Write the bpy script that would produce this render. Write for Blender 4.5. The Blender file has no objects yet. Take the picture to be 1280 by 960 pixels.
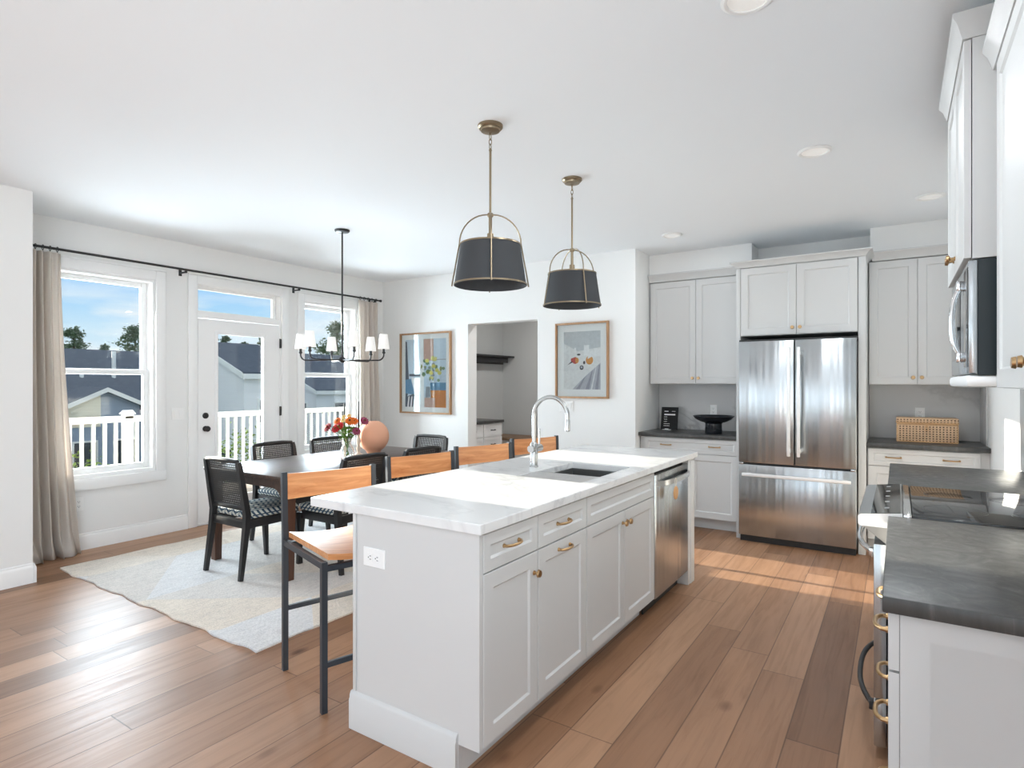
import bpy, bmesh, math, random
from mathutils import Vector, Matrix
random.seed(7)
PI = math.pi
SC = bpy.context.scene
C = SC.collection

# ------------------------------------------------------------------ camera, sky, sun, big lights, exposure
TH = math.atan(482 / 733.0)
cd = bpy.data.cameras.new('camera'); cam = bpy.data.objects.new('camera', cd); C.objects.link(cam)
cam.location = (0, 0, 1.40); cam.rotation_euler = (PI / 2, 0, TH)
cd.sensor_width = 36; cd.lens = 733.0 / 1280 * 36; cd.clip_start = 0.05; cd.clip_end = 400
SC.camera = cam
SC.view_settings.view_transform = 'Standard'; SC.view_settings.look = 'None'
SC.view_settings.gamma = 1; SC.view_settings.use_curve_mapping = False
SC.view_settings.exposure = 0.08
SC.cycles.use_denoising = True
SC.cycles.diffuse_bounces = 7; SC.cycles.max_bounces = 14; SC.cycles.transparent_max_bounces = 24

def nd(nt, t, **kw):
    n = nt.nodes.new(t)
    for k, v in kw.items():
        if k.startswith('i_'):
            key = k[2:]
            key = int(key) if key.isdigit() else key.replace('_', ' ')
            n.inputs[key].default_value = v
        else: setattr(n, k, v)
    return n

world = bpy.data.worlds.new('world'); SC.world = world; world.use_nodes = True
wt = world.node_tree; wt.nodes.clear()
wo = nd(wt, 'ShaderNodeOutputWorld'); bg = nd(wt, 'ShaderNodeBackground'); bg.inputs['Strength'].default_value = 1.0
tc = nd(wt, 'ShaderNodeTexCoord'); sp = nd(wt, 'ShaderNodeSeparateXYZ'); wt.links.new(tc.outputs['Generated'], sp.inputs[0])
rp = nd(wt, 'ShaderNodeValToRGB'); wt.links.new(sp.outputs['Z'], rp.inputs[0])
el = rp.color_ramp.elements
el[0].position = 0.0; el[0].color = (0.70, 0.84, 0.94, 1)
el[1].position = 1.0; el[1].color = (0.86, 0.95, 1.10, 1)
for p, c in ((0.075, (0.62, 0.81, 0.95, 1)), (0.115, (0.42, 0.70, 0.97, 1)), (0.17, (0.25, 0.55, 0.97, 1)), (0.24, (0.34, 0.60, 0.97, 1)), (0.45, (0.78, 0.88, 1.05, 1))):
    e = rp.color_ramp.elements.new(p); e.color = c
mp = nd(wt, 'ShaderNodeMapping'); mp.inputs['Scale'].default_value = (4, 4, 22); wt.links.new(tc.outputs['Generated'], mp.inputs[0])
nz = nd(wt, 'ShaderNodeTexNoise', i_Scale=1.3, i_Detail=7.0, i_Roughness=0.55); wt.links.new(mp.outputs[0], nz.inputs['Vector'])
cr = nd(wt, 'ShaderNodeValToRGB'); cr.color_ramp.elements[0].position = 0.44; cr.color_ramp.elements[1].position = 0.62
wt.links.new(nz.outputs['Fac'], cr.inputs[0])
mx = nd(wt, 'ShaderNodeMix', data_type='RGBA'); mx.inputs['B'].default_value = (0.90, 0.94, 0.98, 1)
lo = nd(wt, 'ShaderNodeMapRange'); lo.inputs['From Min'].default_value = 0.10; lo.inputs['From Max'].default_value = 0.15; lo.inputs['To Min'].default_value = 0.85; lo.inputs['To Max'].default_value = 0.12
wt.links.new(sp.outputs['Z'], lo.inputs['Value'])
cm = nd(wt, 'ShaderNodeMath', operation='MULTIPLY'); wt.links.new(cr.outputs[0], cm.inputs[0]); wt.links.new(lo.outputs[0], cm.inputs[1])
wt.links.new(cm.outputs[0], mx.inputs['Factor']); wt.links.new(rp.outputs[0], mx.inputs['A'])
wt.links.new(mx.outputs['Result'], bg.inputs[0]); wt.links.new(bg.outputs[0], wo.inputs[0])

def add_light(name, kind, loc, energy, color=(1, 1, 1), direction=None, **kw):
    l = bpy.data.lights.new(name, kind); l.energy = energy; l.color = color
    for k, v in kw.items(): setattr(l, k, v)
    o = bpy.data.objects.new(name, l); C.objects.link(o); o.location = loc
    if direction: o.rotation_euler = Vector(direction).to_track_quat('-Z', 'Y').to_euler()
    return o
add_light('sun', 'SUN', (-20, 3, 6), 19.0, (1.0, 0.92, 0.80), (1, -0.010, -0.176), angle=0.008)
# added fill lights, set in made-up window openings behind and beside the camera
COOL = (0.79, 0.905, 1.0)
add_light('rear_fill_light', 'AREA', (-2.25, -7.86, 1.40), 55, COOL, (0, 1, 0.9), shape='RECTANGLE', size=4.9, size_y=2.3)
add_light('side_fill_light', 'AREA', (-5.06, -3.9, 1.45), 68, COOL, (1, 0.35, 0.8), shape='RECTANGLE', size=4.6, size_y=2.0)
add_light('right_fill_light', 'AREA', (0.57, -1.9, 1.50), 135, COOL, (-1, 0.0, 0.45), shape='RECTANGLE', size=3.4, size_y=1.9)  # fill added on the right to lift the island doors
# daylight entering through the three openings of the window wall
for yy, zz, w_, h_ in ((2.325, 1.48, .70, 1.60), (3.58, 1.15, .55, 1.75), (4.745, 1.48, .70, 1.60)):
    add_light('window_daylight', 'AREA', (-6.02, yy, zz), 72 * w_ * h_, COOL, (1, 0, 0.10), shape='RECTANGLE', size=w_, size_y=h_)
# unseen fill light added to brighten the hall beyond the opening
add_light('hall_fill_light', 'AREA', (-3.7, 6.5, 2.70), 16, (1.0, 0.98, 0.95), (0, 0, -1), shape='DISK', size=.35)

# ------------------------------------------------------------------ materials
MATS = {}
def mat(name, col=(0.8, 0.8, 0.8), rough=0.5, metal=0.0, spec=0.5, **kw):
    m = bpy.data.materials.new(name); m.use_nodes = True
    b = m.node_tree.nodes['Principled BSDF']
    b.inputs['Base Color'].default_value = (*col, 1); b.inputs['Roughness'].default_value = rough
    b.inputs['Metallic'].default_value = metal; b.inputs['Specular IOR Level'].default_value = spec
    for k, v in kw.items(): b.inputs[k].default_value = v
    MATS[name] = m
    return m
def pb(m): return m.node_tree.nodes['Principled BSDF']
def L(m, a, b): m.node_tree.links.new(a, b)
def srgb(r, g, b):
    f = lambda c: (c / 12.92 if c <= 0.04045 else ((c + 0.055) / 1.055) ** 2.4)
    return (f(r / 255), f(g / 255), f(b / 255))
def math_node(m, op, a, b=None, c=None):
    n = nd(m.node_tree, 'ShaderNodeMath', operation=op)
    for i, v in enumerate((a, b, c)):
        if v is None: continue
        if isinstance(v, (int, float)): n.inputs[i].default_value = v
        else: L(m, v, n.inputs[i])
    return n.outputs[0]
def ramp(m, fac, stops, interp='LINEAR'):
    r = nd(m.node_tree, 'ShaderNodeValToRGB'); r.color_ramp.interpolation = interp
    while len(r.color_ramp.elements) < len(stops): r.color_ramp.elements.new(0.5)
    for e, (p, c) in zip(r.color_ramp.elements, stops): e.position = p; e.color = (*c, 1)
    L(m, fac, r.inputs[0]); return r.outputs[0]
def obj_xyz(m):
    t = nd(m.node_tree, 'ShaderNodeTexCoord'); s = nd(m.node_tree, 'ShaderNodeSeparateXYZ'); L(m, t.outputs['Object'], s.inputs[0])
    return t.outputs['Object'], s.outputs[0], s.outputs[1], s.outputs[2]
def comb(m, x, y, z):
    n = nd(m.node_tree, 'ShaderNodeCombineXYZ')
    for i, v in enumerate((x, y, z)):
        if isinstance(v, (int, float)): n.inputs[i].default_value = v
        else: L(m, v, n.inputs[i])
    return n.outputs[0]
def noise(m, vec, scale=5, detail=4, rough=0.5, dist=0.0):
    n = nd(m.node_tree, 'ShaderNodeTexNoise', i_Scale=scale, i_Detail=detail, i_Roughness=rough, i_Distortion=dist)
    if vec is not None: L(m, vec, n.inputs['Vector'])
    return n.outputs['Fac']
def mixc(m, fac, a, b, blend='MIX'):
    n = nd(m.node_tree, 'ShaderNodeMix', data_type='RGBA', blend_type=blend)
    for k, v in (('Factor', fac), ('A', a), ('B', b)):
        if isinstance(v, (int, float)): n.inputs[k].default_value = v
        elif isinstance(v, tuple): n.inputs[k].default_value = (*v, 1)
        else: L(m, v, n.inputs[k])
    return n.outputs['Result']
def bump(m, h, strength=0.2, dist=0.01):
    n = nd(m.node_tree, 'ShaderNodeBump', i_Strength=strength, i_Distance=dist); L(m, h, n.inputs['Height'])
    L(m, n.outputs[0], pb(m).inputs['Normal'])

M_wall = mat('wall_paint', (0.80, 0.80, 0.79), 0.9, spec=0.2)
v, x, y, z = obj_xyz(M_wall); bump(M_wall, noise(M_wall, v, 220, 2), 0.04, 0.002)
M_ceil = mat('ceiling_paint', (0.85, 0.875, 0.90), 0.95, spec=0.1)
v, x, y, z = obj_xyz(M_ceil); bump(M_ceil, noise(M_ceil, v, 160, 2), 0.05, 0.002)
M_trim = mat('white_trim', (0.86, 0.86, 0.855), 0.45)
v, x, y, z = obj_xyz(M_trim); bump(M_trim, noise(M_trim, v, 30, 2), 0.01, 0.002)
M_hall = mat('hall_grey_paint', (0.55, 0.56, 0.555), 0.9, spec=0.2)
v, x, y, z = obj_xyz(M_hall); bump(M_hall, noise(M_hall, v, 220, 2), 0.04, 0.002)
M_cab = mat('cabinet_paint', (0.60, 0.60, 0.595), 0.42)
v, x, y, z = obj_xyz(M_cab); bump(M_cab, noise(M_cab, v, 40, 2), 0.01, 0.002)
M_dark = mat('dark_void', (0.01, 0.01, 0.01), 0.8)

def make_floor():
    m = mat('oak_planks', (0.4, 0.25, 0.15), 0.38)
    v, x, y, z = obj_xyz(m)
    W, LN = 0.185, 1.75
    xr = math_node(m, 'DIVIDE', x, W); row = math_node(m, 'FLOOR', xr); fx = math_node(m, 'FRACT', xr)
    wn = nd(m.node_tree, 'ShaderNodeTexWhiteNoise', noise_dimensions='1D'); L(m, row, wn.inputs['W'])
    yy = math_node(m, 'ADD', math_node(m, 'DIVIDE', y, LN), math_node(m, 'MULTIPLY', wn.outputs['Value'], 7.31))
    seg = math_node(m, 'FLOOR', yy); fy = math_node(m, 'FRACT', yy)
    w2 = nd(m.node_tree, 'ShaderNodeTexWhiteNoise', noise_dimensions='2D'); L(m, comb(m, row, seg, 0.0), w2.inputs['Vector'])
    base = ramp(m, w2.outputs['Value'], [(0.0, srgb(124, 88, 62)), (0.35, srgb(146, 107, 79)), (0.7, srgb(161, 121, 92)), (1.0, srgb(176, 136, 106))])
    off = math_node(m, 'MULTIPLY', w2.outputs['Value'], 37.0)
    g = noise(m, comb(m, math_node(m, 'MULTIPLY', x, 26.0), math_node(m, 'MULTIPLY', y, 1.6), off), 1.0, 7, 0.62, 0.9)
    gr = ramp(m, g, [(0.30, (0.66, 0.62, 0.58)), (0.52, (1, 1, 1)), (0.75, (1.12, 1.10, 1.06))])
    c1 = mixc(m, 0.62, base, gr, 'MULTIPLY')
    big = noise(m, comb(m, math_node(m, 'MULTIPLY', x, 4.0), math_node(m, 'MULTIPLY', y, 1.0), off), 1.5, 3)
    c1 = mixc(m, 0.35, c1, ramp(m, big, [(0.3, (0.7, 0.66, 0.62)), (0.7, (1.1, 1.1, 1.1))]), 'MULTIPLY')
    vo = nd(m.node_tree, 'ShaderNodeTexVoronoi', i_Scale=1.0); L(m, comb(m, math_node(m, 'MULTIPLY', x, 3.1), math_node(m, 'MULTIPLY', y, 1.7), off), vo.inputs['Vector'])
    kn = ramp(m, vo.outputs['Distance'], [(0.0, (0.14, 0.09, 0.06)), (0.045, (0.40, 0.30, 0.24)), (0.11, (1, 1, 1))])
    c2 = mixc(m, 0.8, c1, kn, 'MULTIPLY')
    e1 = math_node(m, 'MINIMUM', math_node(m, 'MULTIPLY', fx, W), math_node(m, 'MULTIPLY', math_node(m, 'SUBTRACT', 1.0, fx), W))
    e2 = math_node(m, 'MINIMUM', math_node(m, 'MULTIPLY', fy, LN), math_node(m, 'MULTIPLY', math_node(m, 'SUBTRACT', 1.0, fy), LN))
    ed = math_node(m, 'MINIMUM', e1, e2)
    gap = ramp(m, ed, [(0.0, (0.35, 0.3, 0.27)), (0.0012, (0.55, 0.5, 0.46)), (0.003, (1, 1, 1))])
    c3 = mixc(m, 1.0, c2, gap, 'MULTIPLY')
    L(m, c3, pb(m).inputs['Base Color'])
    L(m, ramp(m, g, [(0.3, (0.46,) * 3), (0.7, (0.36,) * 3)]), pb(m).inputs['Roughness'])
    hh = math_node(m, 'ADD', math_node(m, 'MULTIPLY', g, 0.15), math_node(m, 'MINIMUM', math_node(m, 'MULTIPLY', ed, 250.0), 1.0))
    bump(m, hh, 0.18, 0.002)
    return m
M_floor = make_floor()

def make_marble(name, base, vein, rough, scale=1.0):
    m = mat(name, base, rough)
    v, x, y, z = obj_xyz(m)
    mp_ = nd(m.node_tree, 'ShaderNodeMapping'); mp_.inputs['Rotation'].default_value = (0.5, 0.3, 0.7); mp_.inputs['Scale'].default_value = (1.0 * scale, 2.1 * scale, 1.5 * scale); L(m, v, mp_.inputs[0])
    n1 = noise(m, mp_.outputs[0], 0.9, 6, 0.55, 1.6)
    vv = math_node(m, 'ABSOLUTE', math_node(m, 'SUBTRACT', n1, 0.5))
    n2 = noise(m, v, 1.4, 2)
    vw = math_node(m, 'ADD', vv, math_node(m, 'MULTIPLY', n2, 0.06))
    c = ramp(m, vw, [(0.022, vein), (0.034, tuple(0.6 * a + 0.4 * b for a, b in zip(base, vein))), (0.07, base)])
    n3 = noise(m, v, 3.5, 4)
    c = mixc(m, 0.15, c, ramp(m, n3, [(0.3, (0.85, 0.85, 0.86)), (0.7, (1, 1, 1))]), 'MULTIPLY')
    L(m, c, pb(m).inputs['Base Color']); return m
M_quartz = make_marble('white_quartz', (0.76, 0.76, 0.755), (0.60, 0.60, 0.605), 0.22)
M_marble = make_marble('marble_slab', (0.56, 0.555, 0.55), (0.34, 0.335, 0.33), 0.25, 0.62)

def make_soapstone():
    m = mat('dark_soapstone', (0.07, 0.07, 0.068), 0.32)
    v, x, y, z = obj_xyz(m)
    n1 = noise(m, comb(m, math_node(m, 'MULTIPLY', x, 6.0), math_node(m, 'MULTIPLY', y, 6.0), z), 2.0, 9, 0.68, 1.8)
    L(m, ramp(m, n1, [(0.35, (0.042, 0.042, 0.041)), (0.58, (0.062, 0.061, 0.059)), (0.75, (0.125, 0.122, 0.118))]), pb(m).inputs['Base Color'])
    L(m, ramp(m, n1, [(0.3, (0.42,) * 3), (0.7, (0.30,) * 3)]), pb(m).inputs['Roughness'])
    bump(m, n1, 0.03, 0.002); return m
M_soap = make_soapstone()

def make_steel(name, axis, col=(0.50, 0.525, 0.54), rough=0.24, s1=8.0, strength=0.13):
    m = mat(name, col, rough, 1.0)
    v, x, y, z = obj_xyz(m)
    a = {'x': x, 'y': y, 'z': z}[axis]
    n1 = noise(m, comb(m, math_node(m, 'MULTIPLY', a, s1), 0.0, math_node(m, 'MULTIPLY', z, 0.10) if axis != 'z' else 0.0), 1.0, 2)
    n2 = noise(m, comb(m, math_node(m, 'MULTIPLY', a, 600.0), 0.0, math_node(m, 'MULTIPLY', z, 6.0)), 1.0, 1)
    h = math_node(m, 'ADD', n1, math_node(m, 'MULTIPLY', n2, 0.004))
    bump(m, h, strength, 0.1); return m
M_steel = make_steel('brushed_steel', 'x')
M_steel_y = make_steel('brushed_steel_side', 'y')
M_chrome = mat('polished_steel', (0.72, 0.72, 0.72), 0.14, 1.0)
v, x, y, z = obj_xyz(M_chrome); bump(M_chrome, noise(M_chrome, v, 20, 1), 0.01, 0.002)
M_nickel = mat('brushed_nickel', (0.50, 0.50, 0.49), 0.24, 1.0)
v, x, y, z = obj_xyz(M_nickel); bump(M_nickel, noise(M_nickel, v, 90, 1), 0.02, 0.002)
M_satin = mat('satin_steel_handle', (0.90, 0.90, 0.90), 0.5, 0.55)
v, x, y, z = obj_xyz(M_satin); bump(M_satin, noise(M_satin, v, 60, 1), 0.02, 0.002)
M_sinkst = mat('sink_steel', (0.33, 0.33, 0.32), 0.35, 1.0)
v, x, y, z = obj_xyz(M_sinkst); bump(M_sinkst, noise(M_sinkst, v, 60, 1), 0.02, 0.002)
M_brass = mat('aged_brass', (0.50, 0.33, 0.17), 0.30, 1.0)
v, x, y, z = obj_xyz(M_brass); bump(M_brass, noise(M_brass, v, 80, 2), 0.03, 0.002)
M_brassd = mat('antique_brass', (0.31, 0.245, 0.165), 0.34, 1.0)
v, x, y, z = obj_xyz(M_brassd); bump(M_brassd, noise(M_brassd, v, 80, 2), 0.03, 0.002)
M_black = mat('black_metal', (0.018, 0.018, 0.019), 0.42)
v, x, y, z = obj_xyz(M_black); bump(M_black, noise(M_black, v, 120, 2), 0.04, 0.002)
M_blackwood = mat('black_stained_wood', (0.016, 0.016, 0.017), 0.38)
v, x, y, z = obj_xyz(M_blackwood); bump(M_blackwood, noise(M_blackwood, v, 60, 3), 0.05, 0.002)
M_blackgloss = mat('black_glass', (0.012, 0.013, 0.014), 0.06)
v, x, y, z = obj_xyz(M_blackgloss); bump(M_blackgloss, noise(M_blackgloss, v, 3, 1), 0.003, 0.002)
M_mwside = mat('dark_blue_black_case', (0.010, 0.018, 0.022), 0.3)
v, x, y, z = obj_xyz(M_mwside); bump(M_mwside, noise(M_mwside, v, 80, 1), 0.02, 0.002)
M_stoolmetal = mat('slate_metal', (0.035, 0.042, 0.052), 0.42, 0.2)
v, x, y, z = obj_xyz(M_stoolmetal); bump(M_stoolmetal, noise(M_stoolmetal, v, 120, 2), 0.04, 0.002)
M_shade = mat('charcoal_lamp_shade', (0.045, 0.048, 0.053), 0.75)
v, x, y, z = obj_xyz(M_shade); bump(M_shade, noise(M_shade, v, 300, 1), 0.1, 0.001)
M_whiteshade = mat('white_fabric_shade', (0.88, 0.87, 0.85), 0.8)
pb(M_whiteshade).inputs['Emission Color'].default_value = (1, 0.96, 0.9, 1); pb(M_whiteshade).inputs['Emission Strength'].default_value = 0.15
v, x, y, z = obj_xyz(M_whiteshade); bump(M_whiteshade, noise(M_whiteshade, v, 300, 1), 0.06, 0.001)
M_plastic = mat('white_plastic', (0.84, 0.84, 0.83), 0.35)
v, x, y, z = obj_xyz(M_plastic); bump(M_plastic, noise(M_plastic, v, 100, 1), 0.01, 0.001)
M_slot = mat('outlet_slot', (0.10, 0.10, 0.10), 0.6)

def make_wood(name, c0, c1, rough, axis='x', sc=1.0):
    m = mat(name, c0, rough)
    v, x, y, z = obj_xyz(m)
    k = {'x': (2.0, 16.0, 16.0), 'y': (16.0, 2.0, 16.0), 'z': (16.0, 16.0, 2.0)}[axis]
    vec = comb(m, math_node(m, 'MULTIPLY', x, k[0] * sc), math_node(m, 'MULTIPLY', y, k[1] * sc), math_node(m, 'MULTIPLY', z, k[2] * sc))
    n1 = noise(m, vec, 1.2, 6, 0.6, 1.5)
    L(m, ramp(m, n1, [(0.28, c0), (0.52, tuple((a + b) / 2 for a, b in zip(c0, c1))), (0.72, c1)]), pb(m).inputs['Base Color'])
    bump(m, n1, 0.05, 0.002); return m
M_oak = make_wood('honey_oak', srgb(186, 118, 68), srgb(228, 168, 114), 0.36, 'x')
M_walnut = make_wood('dark_walnut', srgb(56, 43, 38), srgb(88, 68, 56), 0.33, 'y')
M_walnutleg = make_wood('walnut_leg', srgb(58, 38, 30), srgb(92, 60, 44), 0.35, 'z')
M_frame = make_wood('frame_oak', srgb(150, 112, 78), srgb(186, 146, 108), 0.45, 'z')
M_bench = make_wood('bench_wood', srgb(124, 98, 74), srgb(150, 120, 92), 0.5, 'x')
M_tagwood = make_wood('tag_wood', srgb(206, 150, 96), srgb(226, 176, 122), 0.5, 'z')

def make_fabric(name, c, transl=0.0):
    m = mat(name, c, 0.95, spec=0.1)
    v, x, y, z = obj_xyz(m)
    n1 = noise(m, comb(m, math_node(m, 'MULTIPLY', x, 60.0), math_node(m, 'MULTIPLY', y, 60.0), math_node(m, 'MULTIPLY', z, 300.0)), 1.0, 2)
    L(m, mixc(m, 0.25, c, ramp(m, n1, [(0.3, (0.8, 0.8, 0.8)), (0.7, (1.05, 1.05, 1.05))]), 'MULTIPLY'), pb(m).inputs['Base Color'])
    bump(m, n1, 0.1, 0.001)
    if transl:
        nt = m.node_tree; t = nd(nt, 'ShaderNodeBsdfTranslucent'); t.inputs[0].default_value = (*c, 1)
        ms = nd(nt, 'ShaderNodeMixShader'); ms.inputs[0].default_value = transl
        out = nt.nodes['Material Output']
        L(m, pb(m).outputs[0], ms.inputs[1]); L(m, t.outputs[0], ms.inputs[2]); L(m, ms.outputs[0], out.inputs[0])
    return m
M_curtain = make_fabric('linen_curtain', srgb(226, 218, 210), 0.30)

def make_glass_pane():
    m = bpy.data.materials.new('window_glass'); m.use_nodes = True; nt = m.node_tree; nt.nodes.clear()
    o = nd(nt, 'ShaderNodeOutputMaterial'); t = nd(nt, 'ShaderNodeBsdfTransparent'); g = nd(nt, 'ShaderNodeBsdfGlossy')
    g.inputs['Roughness'].default_value = 0.0; t.inputs[0].default_value = (0.97, 0.985, 0.98, 1)
    f = nd(nt, 'ShaderNodeFresnel'); f.inputs[0].default_value = 1.35; ms = nd(nt, 'ShaderNodeMixShader')
    nt.links.new(f.outputs[0], ms.inputs[0]); nt.links.new(t.outputs[0], ms.inputs[1]); nt.links.new(g.outputs[0], ms.inputs[2]); nt.links.new(ms.outputs[0], o.inputs[0])
    return m
M_pane = make_glass_pane()
M_vase = mat('clear_glass', (0.95, 0.97, 0.96), 0.04)
pb(M_vase).inputs['Transmission Weight'].default_value = 1.0
v, x, y, z = obj_xyz(M_vase); bump(M_vase, noise(M_vase, v, 25, 1), 0.05, 0.004)

def make_cane():
    m = mat('black_cane', (0.03, 0.03, 0.03), 0.6); nt = m.node_tree
    v, x, y, z = obj_xyz(m)
    def fr(a, s): return math_node(m, 'FRACT', math_node(m, 'MULTIPLY', a, s))
    hx = math_node(m, 'GREATER_THAN', fr(x, 62.0), 0.42); hz = math_node(m, 'GREATER_THAN', fr(z, 62.0), 0.46)
    hole = math_node(m, 'MULTIPLY', hx, hz)
    t = nd(nt, 'ShaderNodeBsdfTransparent'); ms = nd(nt, 'ShaderNodeMixShader')
    L(m, hole, ms.inputs[0]); L(m, pb(m).outputs[0], ms.inputs[1]); L(m, t.outputs[0], ms.inputs[2])
    L(m, ms.outputs[0], nt.nodes['Material Output'].inputs[0]); return m
M_cane = make_cane()

def make_leaf_fabric():
    m = mat('leaf_print_fabric', (0.3, 0.35, 0.4), 0.9, spec=0.15)
    v, x, y, z = obj_xyz(m)
    zz = math_node(m, 'ADD', y, z)
    pp = math_node(m, 'PINGPONG', x, 0.045)
    s = math_node(m, 'SINE', math_node(m, 'ADD', math_node(m, 'MULTIPLY', zz, 150.0), math_node(m, 'MULTIPLY', pp, 95.0)))
    rib = math_node(m, 'LESS_THAN', math_node(m, 'ABSOLUTE', math_node(m, 'SUBTRACT', pp, 0.0225)), 0.019)
    L(m, mixc(m, math_node(m, 'MULTIPLY', math_node(m, 'GREATER_THAN', s, -0.1), rib), srgb(58, 76, 92), srgb(196, 198, 190)), pb(m).inputs['Base Color'])
    n1 = noise(m, v, 300, 1); bump(m, n1, 0.1, 0.001); return m
M_leaf = make_leaf_fabric()

def make_rug():
    m = mat('braided_rug', (0.5, 0.47, 0.44), 0.97, spec=0.05)
    v, x, y, z = obj_xyz(m)
    t = math_node(m, 'ADD', math_node(m, 'DIVIDE', y, 0.62), math_node(m, 'DIVIDE', math_node(m, 'PINGPONG', math_node(m, 'ADD', x, 20.0), 0.84), 0.84))
    col = math_node(m, 'FLOOR', math_node(m, 'DIVIDE', math_node(m, 'ADD', x, 20.0), 0.84))
    w2 = nd(m.node_tree, 'ShaderNodeTexWhiteNoise', noise_dimensions='2D'); L(m, comb(m, math_node(m, 'FLOOR', t), col, 0.0), w2.inputs['Vector'])
    base = ramp(m, w2.outputs['Value'], [(0.0, srgb(222, 212, 200)), (0.34, srgb(214, 209, 204)), (0.5, srgb(218, 217, 217)), (0.80, srgb(186, 170, 154)), (0.87, srgb(224, 216, 206))], 'CONSTANT')
    st = math_node(m, 'SINE', math_node(m, 'MULTIPLY', t, 62.0 * 2))
    n1 = noise(m, v, 120, 3); n2 = noise(m, comb(m, math_node(m, 'MULTIPLY', x, 40.0), math_node(m, 'MULTIPLY', y, 9.0), 0.0), 1.0, 5, 0.7)
    c = mixc(m, 0.55, base, ramp(m, n1, [(0.3, (0.66, 0.66, 0.66)), (0.6, (1.05, 1.05, 1.05))]), 'MULTIPLY')
    c = mixc(m, 0.45, c, ramp(m, n2, [(0.3, (0.62, 0.64, 0.68)), (0.55, (1.02, 1.02, 1.02))]), 'MULTIPLY')
    L(m, c, pb(m).inputs['Base Color'])
    bump(m, math_node(m, 'ADD', n1, math_node(m, 'MULTIPLY', st, 0.08)), 0.5, 0.005); return m
M_rug = make_rug()

def make_wicker():
    m = mat('wicker', srgb(196, 158, 120), 0.7)
    v, x, y, z = obj_xyz(m)
    def fr(a, s): return math_node(m, 'FRACT', math_node(m, 'MULTIPLY', a, s))
    hx = math_node(m, 'GREATER_THAN', fr(math_node(m, 'ADD', x, math_node(m, 'MULTIPLY', y, 1.0)), 44.0), 0.56); hz = math_node(m, 'GREATER_THAN', fr(z, 52.0), 0.52)
    hole = math_node(m, 'MULTIPLY', hx, hz)
    n1 = noise(m, v, 60, 2)
    c = mixc(m, hole, mixc(m, n1, srgb(190, 154, 120), srgb(226, 194, 160)), srgb(74, 48, 32))
    L(m, c, pb(m).inputs['Base Color']); bump(m, math_node(m, 'SUBTRACT', 1.0, hole), 0.5, 0.004); return m
M_wicker = make_wicker()
M_wickeredge = make_wood('wicker_rim', srgb(190, 146, 102), srgb(222, 184, 140), 0.6, 'x')
M_terra = mat('terracotta', srgb(230, 174, 144), 0.75)
v, x, y, z = obj_xyz(M_terra); bump(M_terra, noise(M_terra, v, 18, 4), 0.08, 0.01)
M_ceramic = mat('black_glazed_ceramic', (0.010, 0.012, 0.016), 0.12)
v, x, y, z = obj_xyz(M_ceramic); bump(M_ceramic, noise(M_ceramic, v, 14, 2), 0.03, 0.006)
M_cream = mat('cream_candle_holder', srgb(224, 208, 190), 0.4)
v, x, y, z = obj_xyz(M_cream); bump(M_cream, noise(M_cream, v, 40, 2), 0.03, 0.003)
M_wax = mat('black_wax', (0.02, 0.02, 0.022), 0.45)
v, x, y, z = obj_xyz(M_wax); bump(M_wax, noise(M_wax, v, 60, 2), 0.05, 0.002)
def flat(name, c, rough=0.7):
    m = mat(name, c, rough, spec=0.2); v, x, y, z = obj_xyz(m)
    n1 = noise(m, v, 40, 3)
    L(m, mixc(m, 0.3, c, ramp(m, n1, [(0.3, (0.75, 0.75, 0.75)), (0.7, (1.15, 1.15, 1.15))]), 'MULTIPLY'), pb(m).inputs['Base Color'])
    return m
M_mat_board = mat('mat_board', (0.93, 0.94, 0.96), 0.8, spec=0.2)
M_board = flat('dark_sign', (0.018, 0.018, 0.018), 0.5); M_chalk = flat('white_lettering', (0.8, 0.8, 0.8), 0.7)
M_greyboard = flat('grey_composite', (0.40, 0.39, 0.38), 0.45)
# outside
def make_siding(name, c):
    m = mat(name, c, 0.7); v, x, y, z = obj_xyz(m)
    f = math_node(m, 'FRACT', math_node(m, 'MULTIPLY', z, 7.0)); bump(m, f, 0.5, 0.02)
    return m
M_sid_blue = make_siding('blue_grey_siding', srgb(150, 164, 182)); M_sid_white = make_siding('white_siding', srgb(236, 236, 236))
M_sid_cream = make_siding('cream_siding', srgb(226, 220, 200))
M_roof = mat('dark_shingles', srgb(92, 96, 102), 0.9); v, x, y, z = obj_xyz(M_roof)
n1 = noise(M_roof, v, 6, 5); L(M_roof, mixc(M_roof, n1, srgb(66, 74, 84), srgb(94, 102, 112)), pb(M_roof).inputs['Base Color']); bump(M_roof, n1, 0.3, 0.03)
M_vinyl = mat('white_vinyl', (0.84, 0.84, 0.80), 0.5); v, x, y, z = obj_xyz(M_vinyl); bump(M_vinyl, noise(M_vinyl, v, 20, 2), 0.02, 0.003)
M_deck = make_wood('deck_boards', srgb(128, 118, 108), srgb(158, 148, 136), 0.8, 'y')
M_grass = flat('lawn', srgb(112, 118, 92), 0.95)
M_fol1 = flat('pine_foliage', srgb(98, 118, 92), 0.9); M_fol2 = flat('shrub_foliage', srgb(130, 152, 84), 0.9)
M_bark = flat('bark', srgb(84, 70, 58), 0.95)
M_winglass = mat('dark_house_window', (0.05, 0.06, 0.07), 0.1); v, x, y, z = obj_xyz(M_winglass); bump(M_winglass, noise(M_winglass, v, 1, 1), 0.01, 0.01)

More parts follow.
